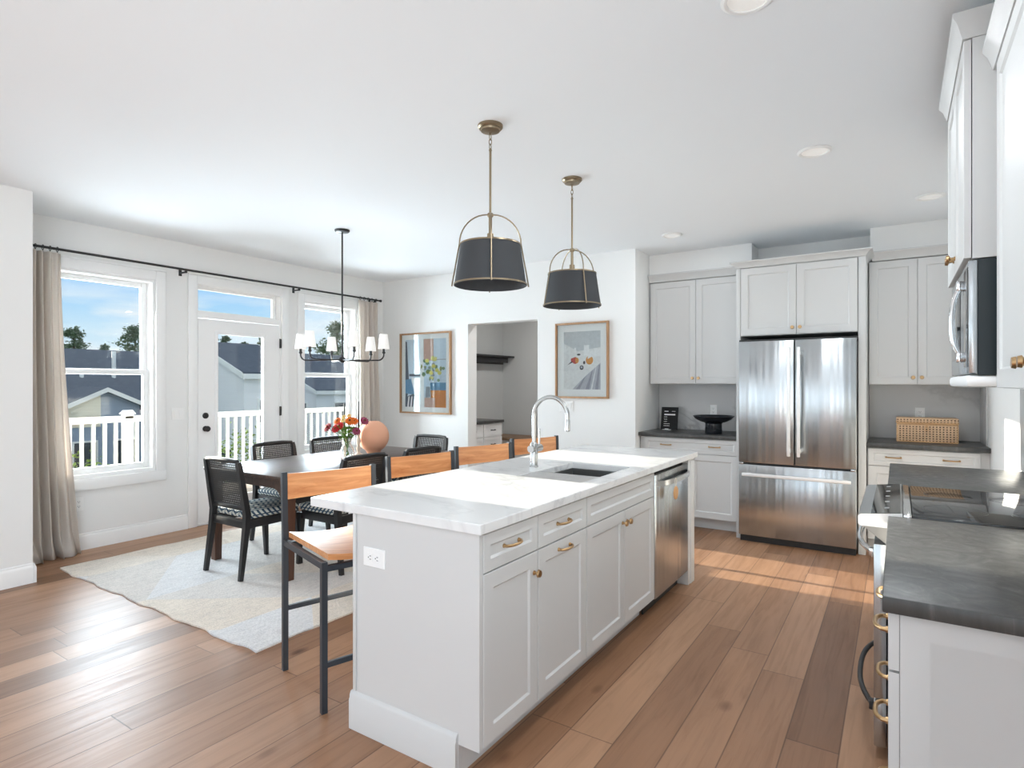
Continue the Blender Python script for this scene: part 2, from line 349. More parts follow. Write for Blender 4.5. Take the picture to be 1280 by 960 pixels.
# ------------------------------------------------------------------ mesh helpers
class MB:
    def __init__(s): s.bm = bmesh.new()
    def box(s, x0, x1, y0, y1, z0, z1, b=0.0, mi=0):
        r = bmesh.ops.create_cube(s.bm, size=1, matrix=Matrix.Translation(((x0 + x1) / 2, (y0 + y1) / 2, (z0 + z1) / 2)) @ Matrix.Diagonal((abs(x1 - x0), abs(y1 - y0), abs(z1 - z0), 1)))
        vs = r['verts']; fs = set(f for q in vs for f in q.link_faces)
        for f in fs: f.material_index = mi
        if b:
            es = set(e for q in vs for e in q.link_edges)
            bmesh.ops.bevel(s.bm, geom=list(es), offset=b, segments=2, affect='EDGES', profile=0.5, clamp_overlap=True)
        return s
    def cyl(s, p0, p1, r0, r1=None, seg=16, mi=0):
        p0, p1 = Vector(p0), Vector(p1); d = p1 - p0; r1 = r0 if r1 is None else r1
        q = d.to_track_quat('Z', 'Y').to_matrix().to_4x4()
        r = bmesh.ops.create_cone(s.bm, cap_ends=True, segments=seg, radius1=r0, radius2=r1, depth=d.length, matrix=Matrix.Translation((p0 + p1) / 2) @ q)
        for f in set(f for v in r['verts'] for f in v.link_faces): f.material_index = mi
        return s
    def sph(s, c, r, sc=(1, 1, 1), seg=16):
        bmesh.ops.create_uvsphere(s.bm, u_segments=seg, v_segments=max(6, seg // 2), radius=r, matrix=Matrix.Translation(c) @ Matrix.Diagonal((*sc, 1)))
        return s
    def face(s, pts, mi=0):
        f = s.bm.faces.new([s.bm.verts.new(p) for p in pts]); f.material_index = mi; return s
    def prism(s, poly, axis, a, b, mi=0):
        def P(p, t): return {'x': (t, p[0], p[1]), 'y': (p[0], t, p[1]), 'z': (p[0], p[1], t)}[axis]
        A = [s.bm.verts.new(P(p, a)) for p in poly]; B = [s.bm.verts.new(P(p, b)) for p in poly]; n = len(poly)
        fs = [s.bm.faces.new(A), s.bm.faces.new(B[::-1])] + [s.bm.faces.new((A[i], B[i], B[(i + 1) % n], A[(i + 1) % n])) for i in range(n)]
        for f in fs: f.material_index = mi
        return s
    def lathe(s, prof, c=(0, 0, 0), seg=32, axis='z'):
        def P(r, t, h):
            a, b = r * math.cos(t), r * math.sin(t)
            return {'z': (c[0] + a, c[1] + b, c[2] + h), 'x': (c[0] + h, c[1] + a, c[2] + b), 'y': (c[0] + a, c[1] + h, c[2] + b)}[axis]
        rings = []
        for r, h in prof:
            if r < 1e-6: rings.append([s.bm.verts.new(P(0, 0, h))])
            else: rings.append([s.bm.verts.new(P(r, 2 * PI * i / seg, h)) for i in range(seg)])
        for A, B in zip(rings, rings[1:]):
            for i in range(seg):
                j = (i + 1) % seg
                q = [A[i % len(A)], A[j % len(A)], B[j % len(B)], B[i % len(B)]]
                u = []
                for w in q:
                    if w not in u: u.append(w)
                if len(u) > 2: s.bm.faces.new(u)
        return s
    def tube(s, pts, r, seg=10, closed=False, square=False):
        pts = [Vector(p) for p in pts]; n = len(pts); rings = []
        if square: seg = 4
        prev = None
        for i, p in enumerate(pts):
            if closed: t = (pts[(i + 1) % n] - pts[i - 1]).normalized()
            else: t = ((pts[min(i + 1, n - 1)] - pts[max(i - 1, 0)])).normalized()
            if prev is None:
                up = Vector((0, 0, 1)) if abs(t.z) < 0.9 else Vector((0, 1, 0))
                u = t.cross(up).normalized()
            else: u = (prev - t * prev.dot(t)).normalized()
            prev = u; w = t.cross(u)
            rr = r[i] if isinstance(r, (list, tuple)) else r
            ph = PI / 4 if square else 0; k = rr * (1.4142 if square else 1)
            rings.append([s.bm.verts.new(p + (u * math.cos(2 * PI * j / seg + ph) + w * math.sin(2 * PI * j / seg + ph)) * k) for j in range(seg)])
        pr = list(zip(rings, rings[1:])) + ([(rings[-1], rings[0])] if closed else [])
        for A, B in pr:
            for j in range(seg): s.bm.faces.new((A[j], A[(j + 1) % seg], B[(j + 1) % seg], B[j]))
        if not closed: s.bm.faces.new(rings[0][::-1]); s.bm.faces.new(rings[-1])
        return s
    def panel(s, O, U, N, w, h, t=0.02, rail=0.058, rec=0.007, slope=0.008, c=0.0015):
        """framed (shaker) panel: O bottom corner at the back, U sideways, up is +z, N outward"""
        O, U, N, V = Vector(O), Vector(U), Vector(N), Vector((0, 0, 1))
        def ring(i, d): return [s.bm.verts.new(O + U * a + V * b + N * d) for a, b in ((i, i), (w - i, i), (w - i, h - i), (i, h - i))]
        rs = [ring(0, 0), ring(0, t - c), ring(c, t)]
        if rail: rs += [ring(rail, t), ring(rail + slope, t - rec)]
        s.bm.faces.new(rs[0])
        for A, B in zip(rs, rs[1:]):
            for i in range(4): s.bm.faces.new((A[i], A[(i + 1) % 4], B[(i + 1) % 4], B[i]))
        s.bm.faces.new(rs[-1]); return s
    def build(s, name, m, parent=None, smooth=True, local=False):
        off = Vector((0, 0, 0)); p = parent
        if not local:
            while p is not None: off += p.location; p = p.parent
            bmesh.ops.translate(s.bm, verts=s.bm.verts, vec=-off)
        bmesh.ops.recalc_face_normals(s.bm, faces=s.bm.faces)
        me = bpy.data.meshes.new(name); s.bm.to_mesh(me); s.bm.free()
        for k in (m if isinstance(m, (list, tuple)) else [m]): me.materials.append(k)
        if smooth:
            me.polygons.foreach_set('use_smooth', [True] * len(me.polygons)); me.set_sharp_from_angle(angle=0.6)
        o = bpy.data.objects.new(name, me); C.objects.link(o); o.parent = parent
        return o
def thing(name, label, cat, loc=(0, 0, 0), rz=0.0, group=None):
    o = bpy.data.objects.new(name, None); C.objects.link(o); o.location = loc; o.rotation_euler = (0, 0, rz); o.empty_display_size = 0.1
    o['label'] = label; o['category'] = cat
    if group: o['group'] = group
    return o
def tag(o, label, cat, group=None):
    o['label'] = label; o['category'] = cat
    if group: o['group'] = group
    return o
def struct(mb, name, m, parent=None, smooth=True):
    o = mb.build(name, m, parent, smooth)
    if parent is None: o['kind'] = 'structure'
    return o
def dup(root, loc, rz, label, group=None):
    def cp(o, par):
        c = o.copy(); C.objects.link(c); c.parent = par
        for ch in list(o.children): cp(ch, c)
        return c
    r = cp(root, None); r.location = loc; r.rotation_euler = (0, 0, rz); r['label'] = label
    if group: r['group'] = group
    return r
X1, Y1, Z1 = Vector((1, 0, 0)), Vector((0, 1, 0)), Vector((0, 0, 1))
def knob(O, N, parent, m=M_brass, r=0.016):
    O, N = Vector(O), Vector(N); b = MB()
    b.cyl(O, O + N * 0.004, 0.009, 0.009).cyl(O + N * 0.004, O + N * 0.016, 0.0055, 0.006).cyl(O + N * 0.016, O + N * 0.021, 0.009, r).cyl(O + N * 0.021, O + N * 0.030, r, r * 0.86)
    return b.build('knob', m, parent)
def pull(O, U, N, parent, ln=0.115, name='pull', m=M_brass, out=0.028, r=0.0055):
    O, U, N = Vector(O), Vector(U), Vector(N); b = MB()
    for sg in (-1, 1): b.cyl(O + U * sg * ln * 0.42, O + U * sg * ln * 0.42 + N * 0.006, 0.0085, 0.0075, 12)
    pts = []
    for i in range(13):
        t = -1 + 2 * i / 12
        d = out * (1 - abs(t) ** 3.5)
        pts.append(O + U * t * ln * 0.5 * (0.86 if abs(t) > 0.99 else 1.0) + N * (d + 0.001))
    b.tube(pts, r, 10); return b.build(name, m, parent)

# ------------------------------------------------------------------ room shell
CZ = 2.76
def wall_x(name, x0, x1, ya, yb, za, zb, holes, m=M_wall):
    b = MB(); ys = ya
    for (h0, h1, g0, g1) in sorted(holes):
        if h0 > ys: b.box(x0, x1, ys, h0, za, zb)
        if g0 > za: b.box(x0, x1, h0, h1, za, g0)
        if g1 < zb: b.box(x0, x1, h0, h1, g1, zb)
        ys = h1
    if ys < yb: b.box(x0, x1, ys, yb, za, zb)
    return struct(b, name, m, smooth=False)
def wall_y(name, y0, y1, xa, xb, za, zb, holes, m=M_wall):
    b = MB(); xs = xa
    for (h0, h1, g0, g1) in sorted(holes):
        if h0 > xs: b.box(xs, h0, y0, y1, za, zb)
        if g0 > za: b.box(h0, h1, y0, y1, za, g0)
        if g1 < zb: b.box(h0, h1, y0, y1, g1, zb)
        xs = h1
    if xs < xb: b.box(xs, xb, y0, y1, za, zb)
    return struct(b, name, m, smooth=False)

struct(MB().box(-5.92, 0.75, -8.1, 7.7, -0.12, 0), 'floor', M_floor, smooth=False)
struct(MB().box(-5.92, 0.75, -8.1, 7.7, CZ, CZ + 0.12), 'ceiling', M_ceil, smooth=False)
W1 = (1.925, 2.725, 0.60, 2.36); W3 = (4.345, 5.145, 0.60, 2.36); DR = (3.105, 4.055, 0.0, 2.40)
wall_x('wall_window', -5.92, -5.75, 1.60, 5.77, 0, CZ, [W1, DR, W3])
wall_x('wall_left', -5.27, -5.10, -8.1, 1.60, 0, CZ, [(-6.2, -1.6, 0.45, 2.45)])
wall_y('wall_bay_return', 1.43, 1.60, -5.92, -5.27, 0, CZ, [])
wall_y('wall_picture', 5.60, 5.77, -5.75, -2.20, 0, CZ, [(-4.316, -3.342, 0, 2.12)])
wall_x('wall_recess_side', -2.37, -2.20, 5.77, 6.30, 0, CZ, [])
wall_y('wall_back', 6.30, 6.47, -2.37, 0.75, 0, CZ, [])
wall_x('wall_right', 0.59, 0.75, -8.1, 6.30, 0, CZ, [(-3.7, -.1, .5, 2.5)])
wall_y('wall_rear', -8.10, -7.93, -5.10, 0.59, 0, CZ, [(-4.7, 0.2, 0.20, 2.55)])
struct(MB().box(-2.199, -1.174, 5.99, 6.299, 2.545, CZ - 0.001).box(-0.20, 0.589, 5.99, 6.299, 2.545, CZ - 0.001), 'wall_soffit', M_wall, smooth=False)
# hall behind the opening
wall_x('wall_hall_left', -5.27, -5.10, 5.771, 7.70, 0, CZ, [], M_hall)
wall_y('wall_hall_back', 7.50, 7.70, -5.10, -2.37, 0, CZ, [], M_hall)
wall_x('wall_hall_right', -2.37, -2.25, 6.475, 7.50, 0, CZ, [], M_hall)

def base_profile(d):  # (outward, z)
    return [(0, 0), (d, 0), (d, 0.105), (d * 0.75, 0.118), (d * 0.45, 0.124), (d * 0.45, 0.134), (0, 0.14)]
def baseboard_x(name, xw, sg, ya, yb):
    return struct(MB().prism([(xw + sg * 0.001 + sg * o, z) for o, z in base_profile(0.016)], 'y', ya, yb), name, M_trim)
def baseboard_y(name, yw, sg, xa, xb):
    return struct(MB().prism([(yw + sg * 0.001 + sg * o, z) for o, z in base_profile(0.016)], 'x', xa, xb), name, M_trim)
baseboard_x('baseboard_window', -5.75, 1, 1.602, 3.018)
baseboard_x('baseboard_window_far', -5.75, 1, 4.145, 5.58)
baseboard_x('baseboard_left', -5.10, 1, -7.92, 1.60)
baseboard_y('baseboard_left_end', 1.60, 1, -5.26, -5.083)
baseboard_y('baseboard_picture', 5.60, -1, -5.73, -4.32)
baseboard_y('baseboard_picture_right', 5.60, -1, -3.34, -2.20)
baseboard_x('baseboard_right', 0.59, -1, 4.34, 5.66)

def window(n, y0, y1, z0, z1):
    """double-hung window in an opening of the window wall"""
    xo, xi = -5.915, -5.755
    f = MB()  # jamb liner
    f.box(xo, -5.751, y0 + 0.001, y0 + 0.022, z0 + .001, z1 - .001).box(xo, -5.751, y1 - 0.022, y1 - 0.001, z0 + .001, z1 - .001)
    f.box(xo, -5.751, y0 + 0.022, y1 - 0.022, z1 - 0.022, z1 - .001).box(xo, -5.751, y0 + 0.022, y1 - 0.022, z0 + .001, z0 + 0.03)
    w = struct(f, 'window_%d' % n, M_trim, smooth=False)
    zm = 1.506
    a, b_ = y0 + 0.022, y1 - 0.022
    for nm, x, za, zb in (('upper_sash', -5.885, zm - 0.02, z1 - 0.022), ('lower_sash', -5.845, z0 + 0.03, zm + 0.022)):
        s_ = MB(); st = 0.045
        s_.box(x - .018, x + .018, a, a + st, za, zb, .003).box(x - .018, x + .018, b_ - st, b_, za, zb, .003)
        s_.box(x - .018, x + .018, a + st, b_ - st, zb - 0.042, zb, .003).box(x - .018, x + .018, a + st, b_ - st, za, za + 0.05, .003)
        so = s_.build(nm, M_trim, w); so_p = MB().box(x - .003, x + .003, a + st - .004, b_ - st + .004, za + .046, zb - .038).build('pane', M_pane, so, False)
    return w
def casing(n, y0, y1, z0, z1, sill):
    b = MB(); cw = 0.085; xa, xb = -5.749, -5.728
    b.box(xa, xb, y0 - cw, y0 - 0.0, z0 if sill else 0.001, z1 + cw, .004).box(xa, xb, y1, y1 + cw, z0 if sill else 0.001, z1 + cw, .004)
    b.box(xa, xb, y0, y1, z1, z1 + cw, .004)
    b.box(xa, xb + .008, y0 - cw, y1 + cw, z1 + cw, z1 + cw + 0.014, .003)
    if sill: b.box(xa, xb + .012, y0 - cw, y1 + cw, z0 - 0.095, z0, .004)
    return struct(b, 'trim_%d' % n, M_trim)
window(1, *W1); casing(1, W1[0], W1[1], W1[2], W1[3], True)
window(2, *W3); casing(2, W3[0], W3[1], W3[2], W3[3], True)
casing(3, DR[0], DR[1], 0, DR[3] - 0.02, False)
# patio door with transom
y0, y1 = DR[0], DR[1]
fr = MB()
fr.box(-5.915, -5.751, y0 + .001, y0 + .018, 0.001, 2.399).box(-5.915, -5.751, y1 - .018, y1 - .001, 0.001, 2.399)
fr.box(-5.915, -5.751, y0 + .018, y1 - .018, 2.375, 2.399).box(-5.915, -5.751, y0 + .018, y1 - .018, 2.055, 2.11).box(-5.915, -5.751, y0 + .018, y1 - .018, 0.001, 0.02)
door = struct(fr, 'door_1', M_trim, smooth=False)
a, b_ = y0 + .022, y1 - .022
dl = MB(); xd0, xd1 = -5.80, -5.757; g0, g1, gz0, gz1 = 3.315, 3.845, 0.24, 1.915
dl.box(xd0, xd1, a, g0, .024, 2.05).box(xd0, xd1, g1, b_, .024, 2.05).box(xd0, xd1, g0, g1, gz1, 2.05).box(xd0, xd1, g0, g1, .024, gz0)
leaf = dl.build('door_leaf', M_trim, door, False)
gb = MB(); q = .02
gb.box(xd1, xd1 + .010, g0 - q, g0 + .012, gz0 - q, gz1 + q, .003).box(xd1, xd1 + .010, g1 - .012, g1 + q, gz0 - q, gz1 + q, .003).box(xd1, xd1 + .010, g0 + .012, g1 - .012, gz1 - .012, gz1 + q, .003).box(xd1, xd1 + .010, g0 + .012, g1 - .012, gz0 - q, gz0 + .012, .003)
gb.build('glazing_bead', M_trim, leaf)
MB().box(-5.782, -5.776, g0, g1, gz0, gz1).build('pane', M_pane, leaf, False)
kb = MB().lathe([(0, .0), (.028, .0), (.028, .006), (.012, .010), (.012, .022), (.024, .030), (.029, .042), (.024, .054), (0, .058)], (xd1, 3.20, .955), 24, 'x').build('door_knob', M_black, leaf)
MB().lathe([(0, 0), (.030, 0), (.030, .008), (.022, .016), (0, .018)], (xd1, 3.20, 1.085), 24, 'x').box(xd1 + .016, xd1 + .026, 3.195, 3.205, 1.066, 1.104, .002).build('deadbolt', M_black, leaf)
for hz in (0.30, 1.10, 1.85):
    MB().box(-5.752, -5.744, 4.034, 4.056, hz - .05, hz + .05, .002).cyl((-5.745, 4.036, hz - .052), (-5.745, 4.036, hz + .052), .007).build('hinge', M_black, door)
tr = MB(); tr.box(-5.86, -5.82, a, a + .03, 2.11, 2.375).box(-5.86, -5.82, b_ - .03, b_, 2.11, 2.375).box(-5.86, -5.82, a + .03, b_ - .03, 2.345, 2.375).box(-5.86, -5.82, a + .03, b_ - .03, 2.11, 2.135)
ts = tr.build('transom_frame', M_trim, door, False); MB().box(-5.843, -5.837, a + .028, b_ - .028, 2.132, 2.348).build('pane', M_pane, ts, False)
# unseen window frames, added around the fill lights behind the camera
b = MB(); b.box(-4.7, 0.2, -8.03, -8.00, 0.20, 0.27).box(-4.7, 0.2, -8.03, -8.00, 2.48, 2.55)
for i in range(5): xx = -4.7 + 4.84 * i / 4; b.box(xx, xx + .06, -8.03, -8.00, .27, 2.48)
struct(b, 'window_3', M_trim, smooth=False)
b = MB(); b.box(-5.20, -5.17, -6.2, -1.6, .45, .52).box(-5.20, -5.17, -6.2, -1.6, 2.38, 2.45)
for i in range(5): yy = -6.2 + 4.54 * i / 4; b.box(-5.20, -5.17, yy, yy + .06, .52, 2.38)
struct(b, 'window_4', M_trim, smooth=False)

b = MB(); b.box(.66, .69, -3.7, -.1, .5, .57).box(.66, .69, -3.7, -.1, 2.43, 2.5)  # frame of the unseen right-wall window, added for its fill light
for i in range(4): yy = -3.7 + 3.54 * i / 3; b.box(.66, .69, yy, yy + .06, .57, 2.43)
struct(b, 'window_5', M_trim, smooth=False)

# ------------------------------------------------------------------ plates and recessed lights
def plate(name, label, cat, O, U, N, w, h, kind, vertical=True):
    """wall plate; O centre on the wall"""
    O, U, N = Vector(O), Vector(U), Vector(N)
    r = thing(name, label, cat, O)
    b = MB().panel(O - U * w / 2 - Z1 * h / 2 + N * .0005, U, N, w, h, .006, rail=0, c=.002); b.build('cover_plate', M_plastic, r)
    if kind == 'outlet':
        for sg in (-1, 1):
            D = (Z1 if vertical else U) * sg * .0195; A = U if vertical else Z1
            c0 = O + D + N * .0065; B = Z1 if vertical else U
            rc = MB().panel(c0 - U * .0165 - Z1 * .0135 if vertical else c0 - U * .0135 - Z1 * .0165, U, N, .033 if vertical else .027, .027 if vertical else .033, .0022, rail=0, c=.001).build('receptacle', M_plastic, r)
            s_ = MB()
            for k in (-1, 1):
                p = c0 + A * k * .0065 + B * .003 + N * .0022; s_.panel(p - U * (.0012 if vertical else .0045) - Z1 * (.0045 if vertical else .0012), U, N, .0024 if vertical else .009, .009 if vertical else .0024, .0008, rail=0, c=.0002)
            p = c0 - B * .007 + N * .0022; s_.cyl(p, p + N * .0008, .0028, seg=10); s_.build('slot', M_slot, rc)
    else:
        n = kind
        for i in range(n):
            cx = (i - (n - 1) / 2) * .046
            MB().panel(O + U * (cx - .0165) - Z1 * .033 + N * .0065, U, N, .033, .066, .005, rail=0, c=.002).build('rocker', M_plastic, r)
    return r
plate('light_switch', 'white double light switch on the wall between window and patio door', 'light switch', (-5.75, 2.93, 1.115), Y1, X1, .115, .115, 2)
plate('light_switch', 'white triple light switch on the wall under the fruit still-life picture', 'light switch', (-2.98, 5.60, 1.16), X1, -Y1, .165, .115, 3)
plate('wall_outlet', 'white outlet low on the wall under the left window, beside the curtain', 'outlet', (-5.75, 2.115, .39), Y1, X1, .07, .115, 'outlet')
plate('wall_outlet', 'white outlet set sideways in the grey end panel of the island', 'outlet', (-1.733, 1.645, .711), X1, -Y1, .118, .074, 'outlet', False)
plate('wall_outlet', 'white outlet on the backsplash behind the black footed bowl', 'outlet', (-1.61, 6.288, 1.125), X1, -Y1, .07, .115, 'outlet')
plate('wall_outlet', 'white outlet on the backsplash behind the wicker basket', 'outlet', (.165, 6.288, 1.135), X1, -Y1, .07, .115, 'outlet')
for (x, y), lb in zip(((-.406, 3.83), (.198, 5.21), (-1.72, 5.27), (-.44, 2.18)), ('round recessed ceiling light right of the pendants, in front of the fridge', 'round recessed ceiling light farthest right, beside the tall oven-side cabinets', 'small round recessed ceiling light above the left wall cabinets', 'round recessed ceiling light cut off by the top edge of the photo')):
    r = thing('recessed_light', lb, 'ceiling light', (x, y, CZ))
    MB().lathe([(.092, -.0005), (.092, -.006), (.080, -.012), (.070, -.010), (.070, -.0005)], (x, y, CZ), 40).build('trim_ring', M_plastic, r)
    add_light('recessed_lamp', 'AREA', (x, y, CZ - .014), (11 if y < 3 else 10) if -1 < x < -.2 else 2.5, (0.90, 0.96, 1.0), (0, 0, -1), shape='DISK', size=.13)
    MB().lathe([(0, -.0045), (.069, -.0045), (.069, -.001), (0, -.001)], (x, y, CZ), 40).build('lens', M_whiteshade, r)

# ------------------------------------------------------------------ cabinets
CT0, CT = 0.876, 0.914
def cabinet(name, label, cat, loc, group=None): return thing(name, label, cat, loc, 0, group)
# --- island ---
IX0, IXB, IXF = -1.861, -1.237, -1.2155
r = cabinet('island_cabinet', 'grey island cabinet nearest the camera with plain end panel, one drawer over a door', 'cabinet', (-1.55, 1.85, 0))
MB().box(IX0 + .02, IXB, 1.666, 2.040, .114, CT0 - .001).box(IX0 + .02, -1.31, 1.666, 2.040, .001, .114).build('cabinet_body', M_cab, r, False)
d = MB().panel((IXB, 1.668, .732), Y1, X1, .369, .136, .0215, .042).build('drawer', M_cab, r); pull((IXF - .006, 1.853, .800), Y1, X1, d, .12)
d = MB().panel((IXB, 1.668, .116), Y1, X1, .369, .611, .0215).build('door', M_cab, r); knob((IXF, 2.008, .645), X1, d); R_NEAR = r
r = cabinet('island_cabinet', 'grey island base cabinet with one drawer over a pull-out door, both with brass pulls', 'cabinet', (-1.55, 2.26, 0))
MB().box(IX0 + .02, IXB, 2.041, 2.485, .114, CT0 - .001).box(IX0 + .02, -1.31, 2.041, 2.485, .001, .114).build('cabinet_body', M_cab, r, False)
d = MB().panel((IXB, 2.043, .732), Y1, X1, .440, .136, .0215, .042).build('drawer', M_cab, r); pull((IXF - .006, 2.262, .800), Y1, X1, d, .12)
d = MB().panel((IXB, 2.043, .116), Y1, X1, .440, .611, .0215).build('door', M_cab, r); pull((IXF, 2.262, .690), Y1, X1, d, .12)
r = cabinet('sink_base_cabinet', 'grey island cabinet under the sink, false drawer front over a pair of doors', 'cabinet', (-1.55, 2.94, 0))
MB().box(IX0 + .02, IXB, 2.487, 3.398, .114, .60).box(IX0 + .02, -1.31, 2.487, 3.398, .001, .114).box(-1.28, IXB, 2.487, 3.398, .60, CT0 - .001).box(IX0 + .02, -1.78, 2.487, 3.398, .60, CT0 - .001).box(-1.78, -1.28, 2.487, 2.505, .60, CT0 - .001).box(-1.78, -1.28, 3.38, 3.398, .60, CT0 - .001).build('cabinet_body', M_cab, r, False)
MB().panel((IXB, 2.489, .732), Y1, X1, .907, .136, .0215, .042).build('false_front', M_cab, r)
d = MB().panel((IXB, 2.489, .116), Y1, X1, .451, .611, .0215).build('door', M_cab, r); knob((IXF, 2.912, .665), X1, d)
d = MB().panel((IXB, 2.945, .116), Y1, X1, .451, .611, .0215).build('door', M_cab, r); knob((IXF, 2.973, .665), X1, d)
r = R_NEAR
MB().prism([(IX0 + .012, .001), (-1.31, .001), (-1.31, .112), (IXF - .002, .112), (IXF - .002, CT0 - .001), (IX0 + .012, CT0 - .001)], 'y', 1.645, 1.665).build('end_panel', M_cab, r, False)
MB().box(IX0 + .010, IX0 + .026, 1.636, 1.645, .155, CT0 - .002, .002).build('edge_strip', M_cab, r)
bp = [(1.6445, .001), (1.628, .001), (1.628, .118), (1.632, .126), (1.632, .136), (1.638, .148), (1.6445, .152)]
MB().prism(bp, 'x', IX0 - .004, -1.312).build('base_moulding', M_cab, r)
r = thing('island_back_panel', 'long grey back panel of the island behind the row of stools', 'cabinet panel', (-1.85, 2.94, 0))
b = MB(); b.box(IX0, IX0 + .019, 1.667, 4.22, .001, CT0 - .001).build('panel_board', M_cab, r, False)
MB().prism([(IX0 - .0005, .001), (IX0 - .016, .001), (IX0 - .016, .13), (IX0 - .008, .148), (IX0 - .0005, .152)], 'y', 1.648, 4.22).build('base_moulding', M_cab, r)
r = thing('island_end_post', 'narrow grey panel closing the island beside the dishwasher', 'cabinet panel', (-1.55, 4.15, 0))
MB().box(IX0 + .02, IXF, 4.078, 4.225, .001, CT0 - .001, .002).build('panel_board', M_cab, r)
MB().box(-1.50, IXF + .006, 4.12, 4.20, .002, .86, .002).build('face_strip', M_cab, r)
# dishwasher
r = thing('dishwasher', 'stainless dishwasher built into the far end of the island', 'dishwasher', (-1.55, 3.73, 0))
MB().box(-1.80, -1.255, 3.405, 4.072, .10, .866).build('tub', M_dark, r, False)
d = MB().box(-1.254, -1.214, 3.407, 4.068, .105, .852, .005).build('door', M_steel_y, r)
MB().box(-1.30, -1.29, 3.407, 4.068, .002, .10).build('kick_plate', M_black, r, False)
pts = [(-1.214 + .05 * (1 - abs(t) ** 4) + .001, 3.738 + t * .30, .798) for t in [-1 + i / 8 for i in range(17)]]
b = MB()
for P0, P1 in zip(pts, pts[1:]):
    for k in (0,): pass
hb = MB(); n = len(pts)
A = []
for (x, y, z) in pts: A.append([hb.bm.verts.new((x - .006, y, z - .017)), hb.bm.verts.new((x + .006, y, z - .015)), hb.bm.verts.new((x + .006, y, z + .015)), hb.bm.verts.new((x - .006, y, z + .017))])
for P0, P1 in zip(A, A[1:]):
    for k in range(4): hb.bm.faces.new((P0[k], P0[(k + 1) % 4], P1[(k + 1) % 4], P1[k]))
hb.bm.faces.new(A[0]); hb.bm.faces.new(A[-1]); hb.build('handle', M_nickel, d)
b.bm.free()
t = thing('wooden_tag', 'round light wooden tag hanging from the dishwasher handle', 'tag', (-1.150, 3.60, .735))
MB().lathe([(0, -.003), (.040, -.003), (.042, 0), (.040, .003), (0, .003)], (-1.150, 3.60, .725), 28, 'x').build('disc', M_tagwood, t)
MB().tube([(-1.150, 3.60 + .013 * math.sin(q), .79 + .028 * math.cos(q)) if True else 0 for q in [2 * PI * i / 16 for i in range(16)]], .0012, 6, True).build('string', M_cream, t)
# island worktop with sink cut-out
SX0, SX1, SY0, SY1 = -1.685, -1.305, 2.600, 3.250
def slab_with_hole(x0, x1, y0, y1, hx0, hx1, hy0, hy1, z0, z1):
    b = MB(); xs = [x0, hx0, hx1, x1]; ys = [y0, hy0, hy1, y1]
    T = [[b.bm.verts.new((x, y, z1)) for y in ys] for x in xs]; B = [[b.bm.verts.new((x, y, z0)) for y in ys] for x in xs]
    for i in range(3):
        for j in range(3):
            if i == 1 and j == 1: continue
            b.bm.faces.new((T[i][j], T[i + 1][j], T[i + 1][j + 1], T[i][j + 1])); b.bm.faces.new((B[i][j], B[i][j + 1], B[i + 1][j + 1], B[i + 1][j]))
    for i in range(3):
        for j in (0, 3): b.bm.faces.new((T[i][j], T[i + 1][j], B[i + 1][j], B[i][j]))
        for j in (0, 3): b.bm.faces.new((T[j][i], T[j][i + 1], B[j][i + 1], B[j][i]))
    for p, q in (((1, 1), (2, 1)), ((2, 1), (2, 2)), ((2, 2), (1, 2)), ((1, 2), (1, 1))):
        b.bm.faces.new((T[p[0]][p[1]], T[q[0]][q[1]], B[q[0]][q[1]], B[p[0]][p[1]]))
    return b
o = slab_with_hole(-2.108, -1.200, 1.628, 4.256, SX0, SX1, SY0, SY1, CT0, CT).build('island_worktop', M_quartz, None, False)
bv = o.modifiers.new('ease', 'BEVEL'); bv.width = .004; bv.segments = 2; bv.limit_method = 'ANGLE'
tag(o, 'long white marbled quartz worktop of the kitchen island', 'countertop')
r = thing('kitchen_sink', 'rectangular stainless undermount sink in the island worktop', 'sink', (-1.495, 2.925, .68))
b = MB(); t = .004; sx0, sx1, sy0, sy1, sz = SX0 - .006, SX1 + .006, SY0 - .006, SY1 + .006, .665
b.box(sx0, sx1, sy0, sy1, sz, sz + t).box(sx0, sx0 + t, sy0, sy1, sz + t, .8745).box(sx1 - t, sx1, sy0, sy1, sz + t, .8745).box(sx0 + t, sx1 - t, sy0, sy0 + t, sz + t, .8745).box(sx0 + t, sx1 - t, sy1 - t, sy1, sz + t, .8745)
b.build('basin', M_sinkst, r, False)
MB().lathe([(0, .001), (.045, .001), (.045, .004), (.036, .003), (.03, .0015), (0, .0015)], (-1.495, 2.95, sz + t), 28).build('drain', M_chrome, r)
o = MB().box(SX0 + .004, SX1 - .003, 2.606, 2.825, .890, .912, .003).box(SX0 + .02, SX0 + .035, 2.62, 2.81, .8758, .890).box(SX1 - .035, SX1 - .02, 2.62, 2.81, .8758, .890).build('sink_board', M_greyboard)
tag(o, 'grey drop-in board covering the near end of the sink', 'sink board')
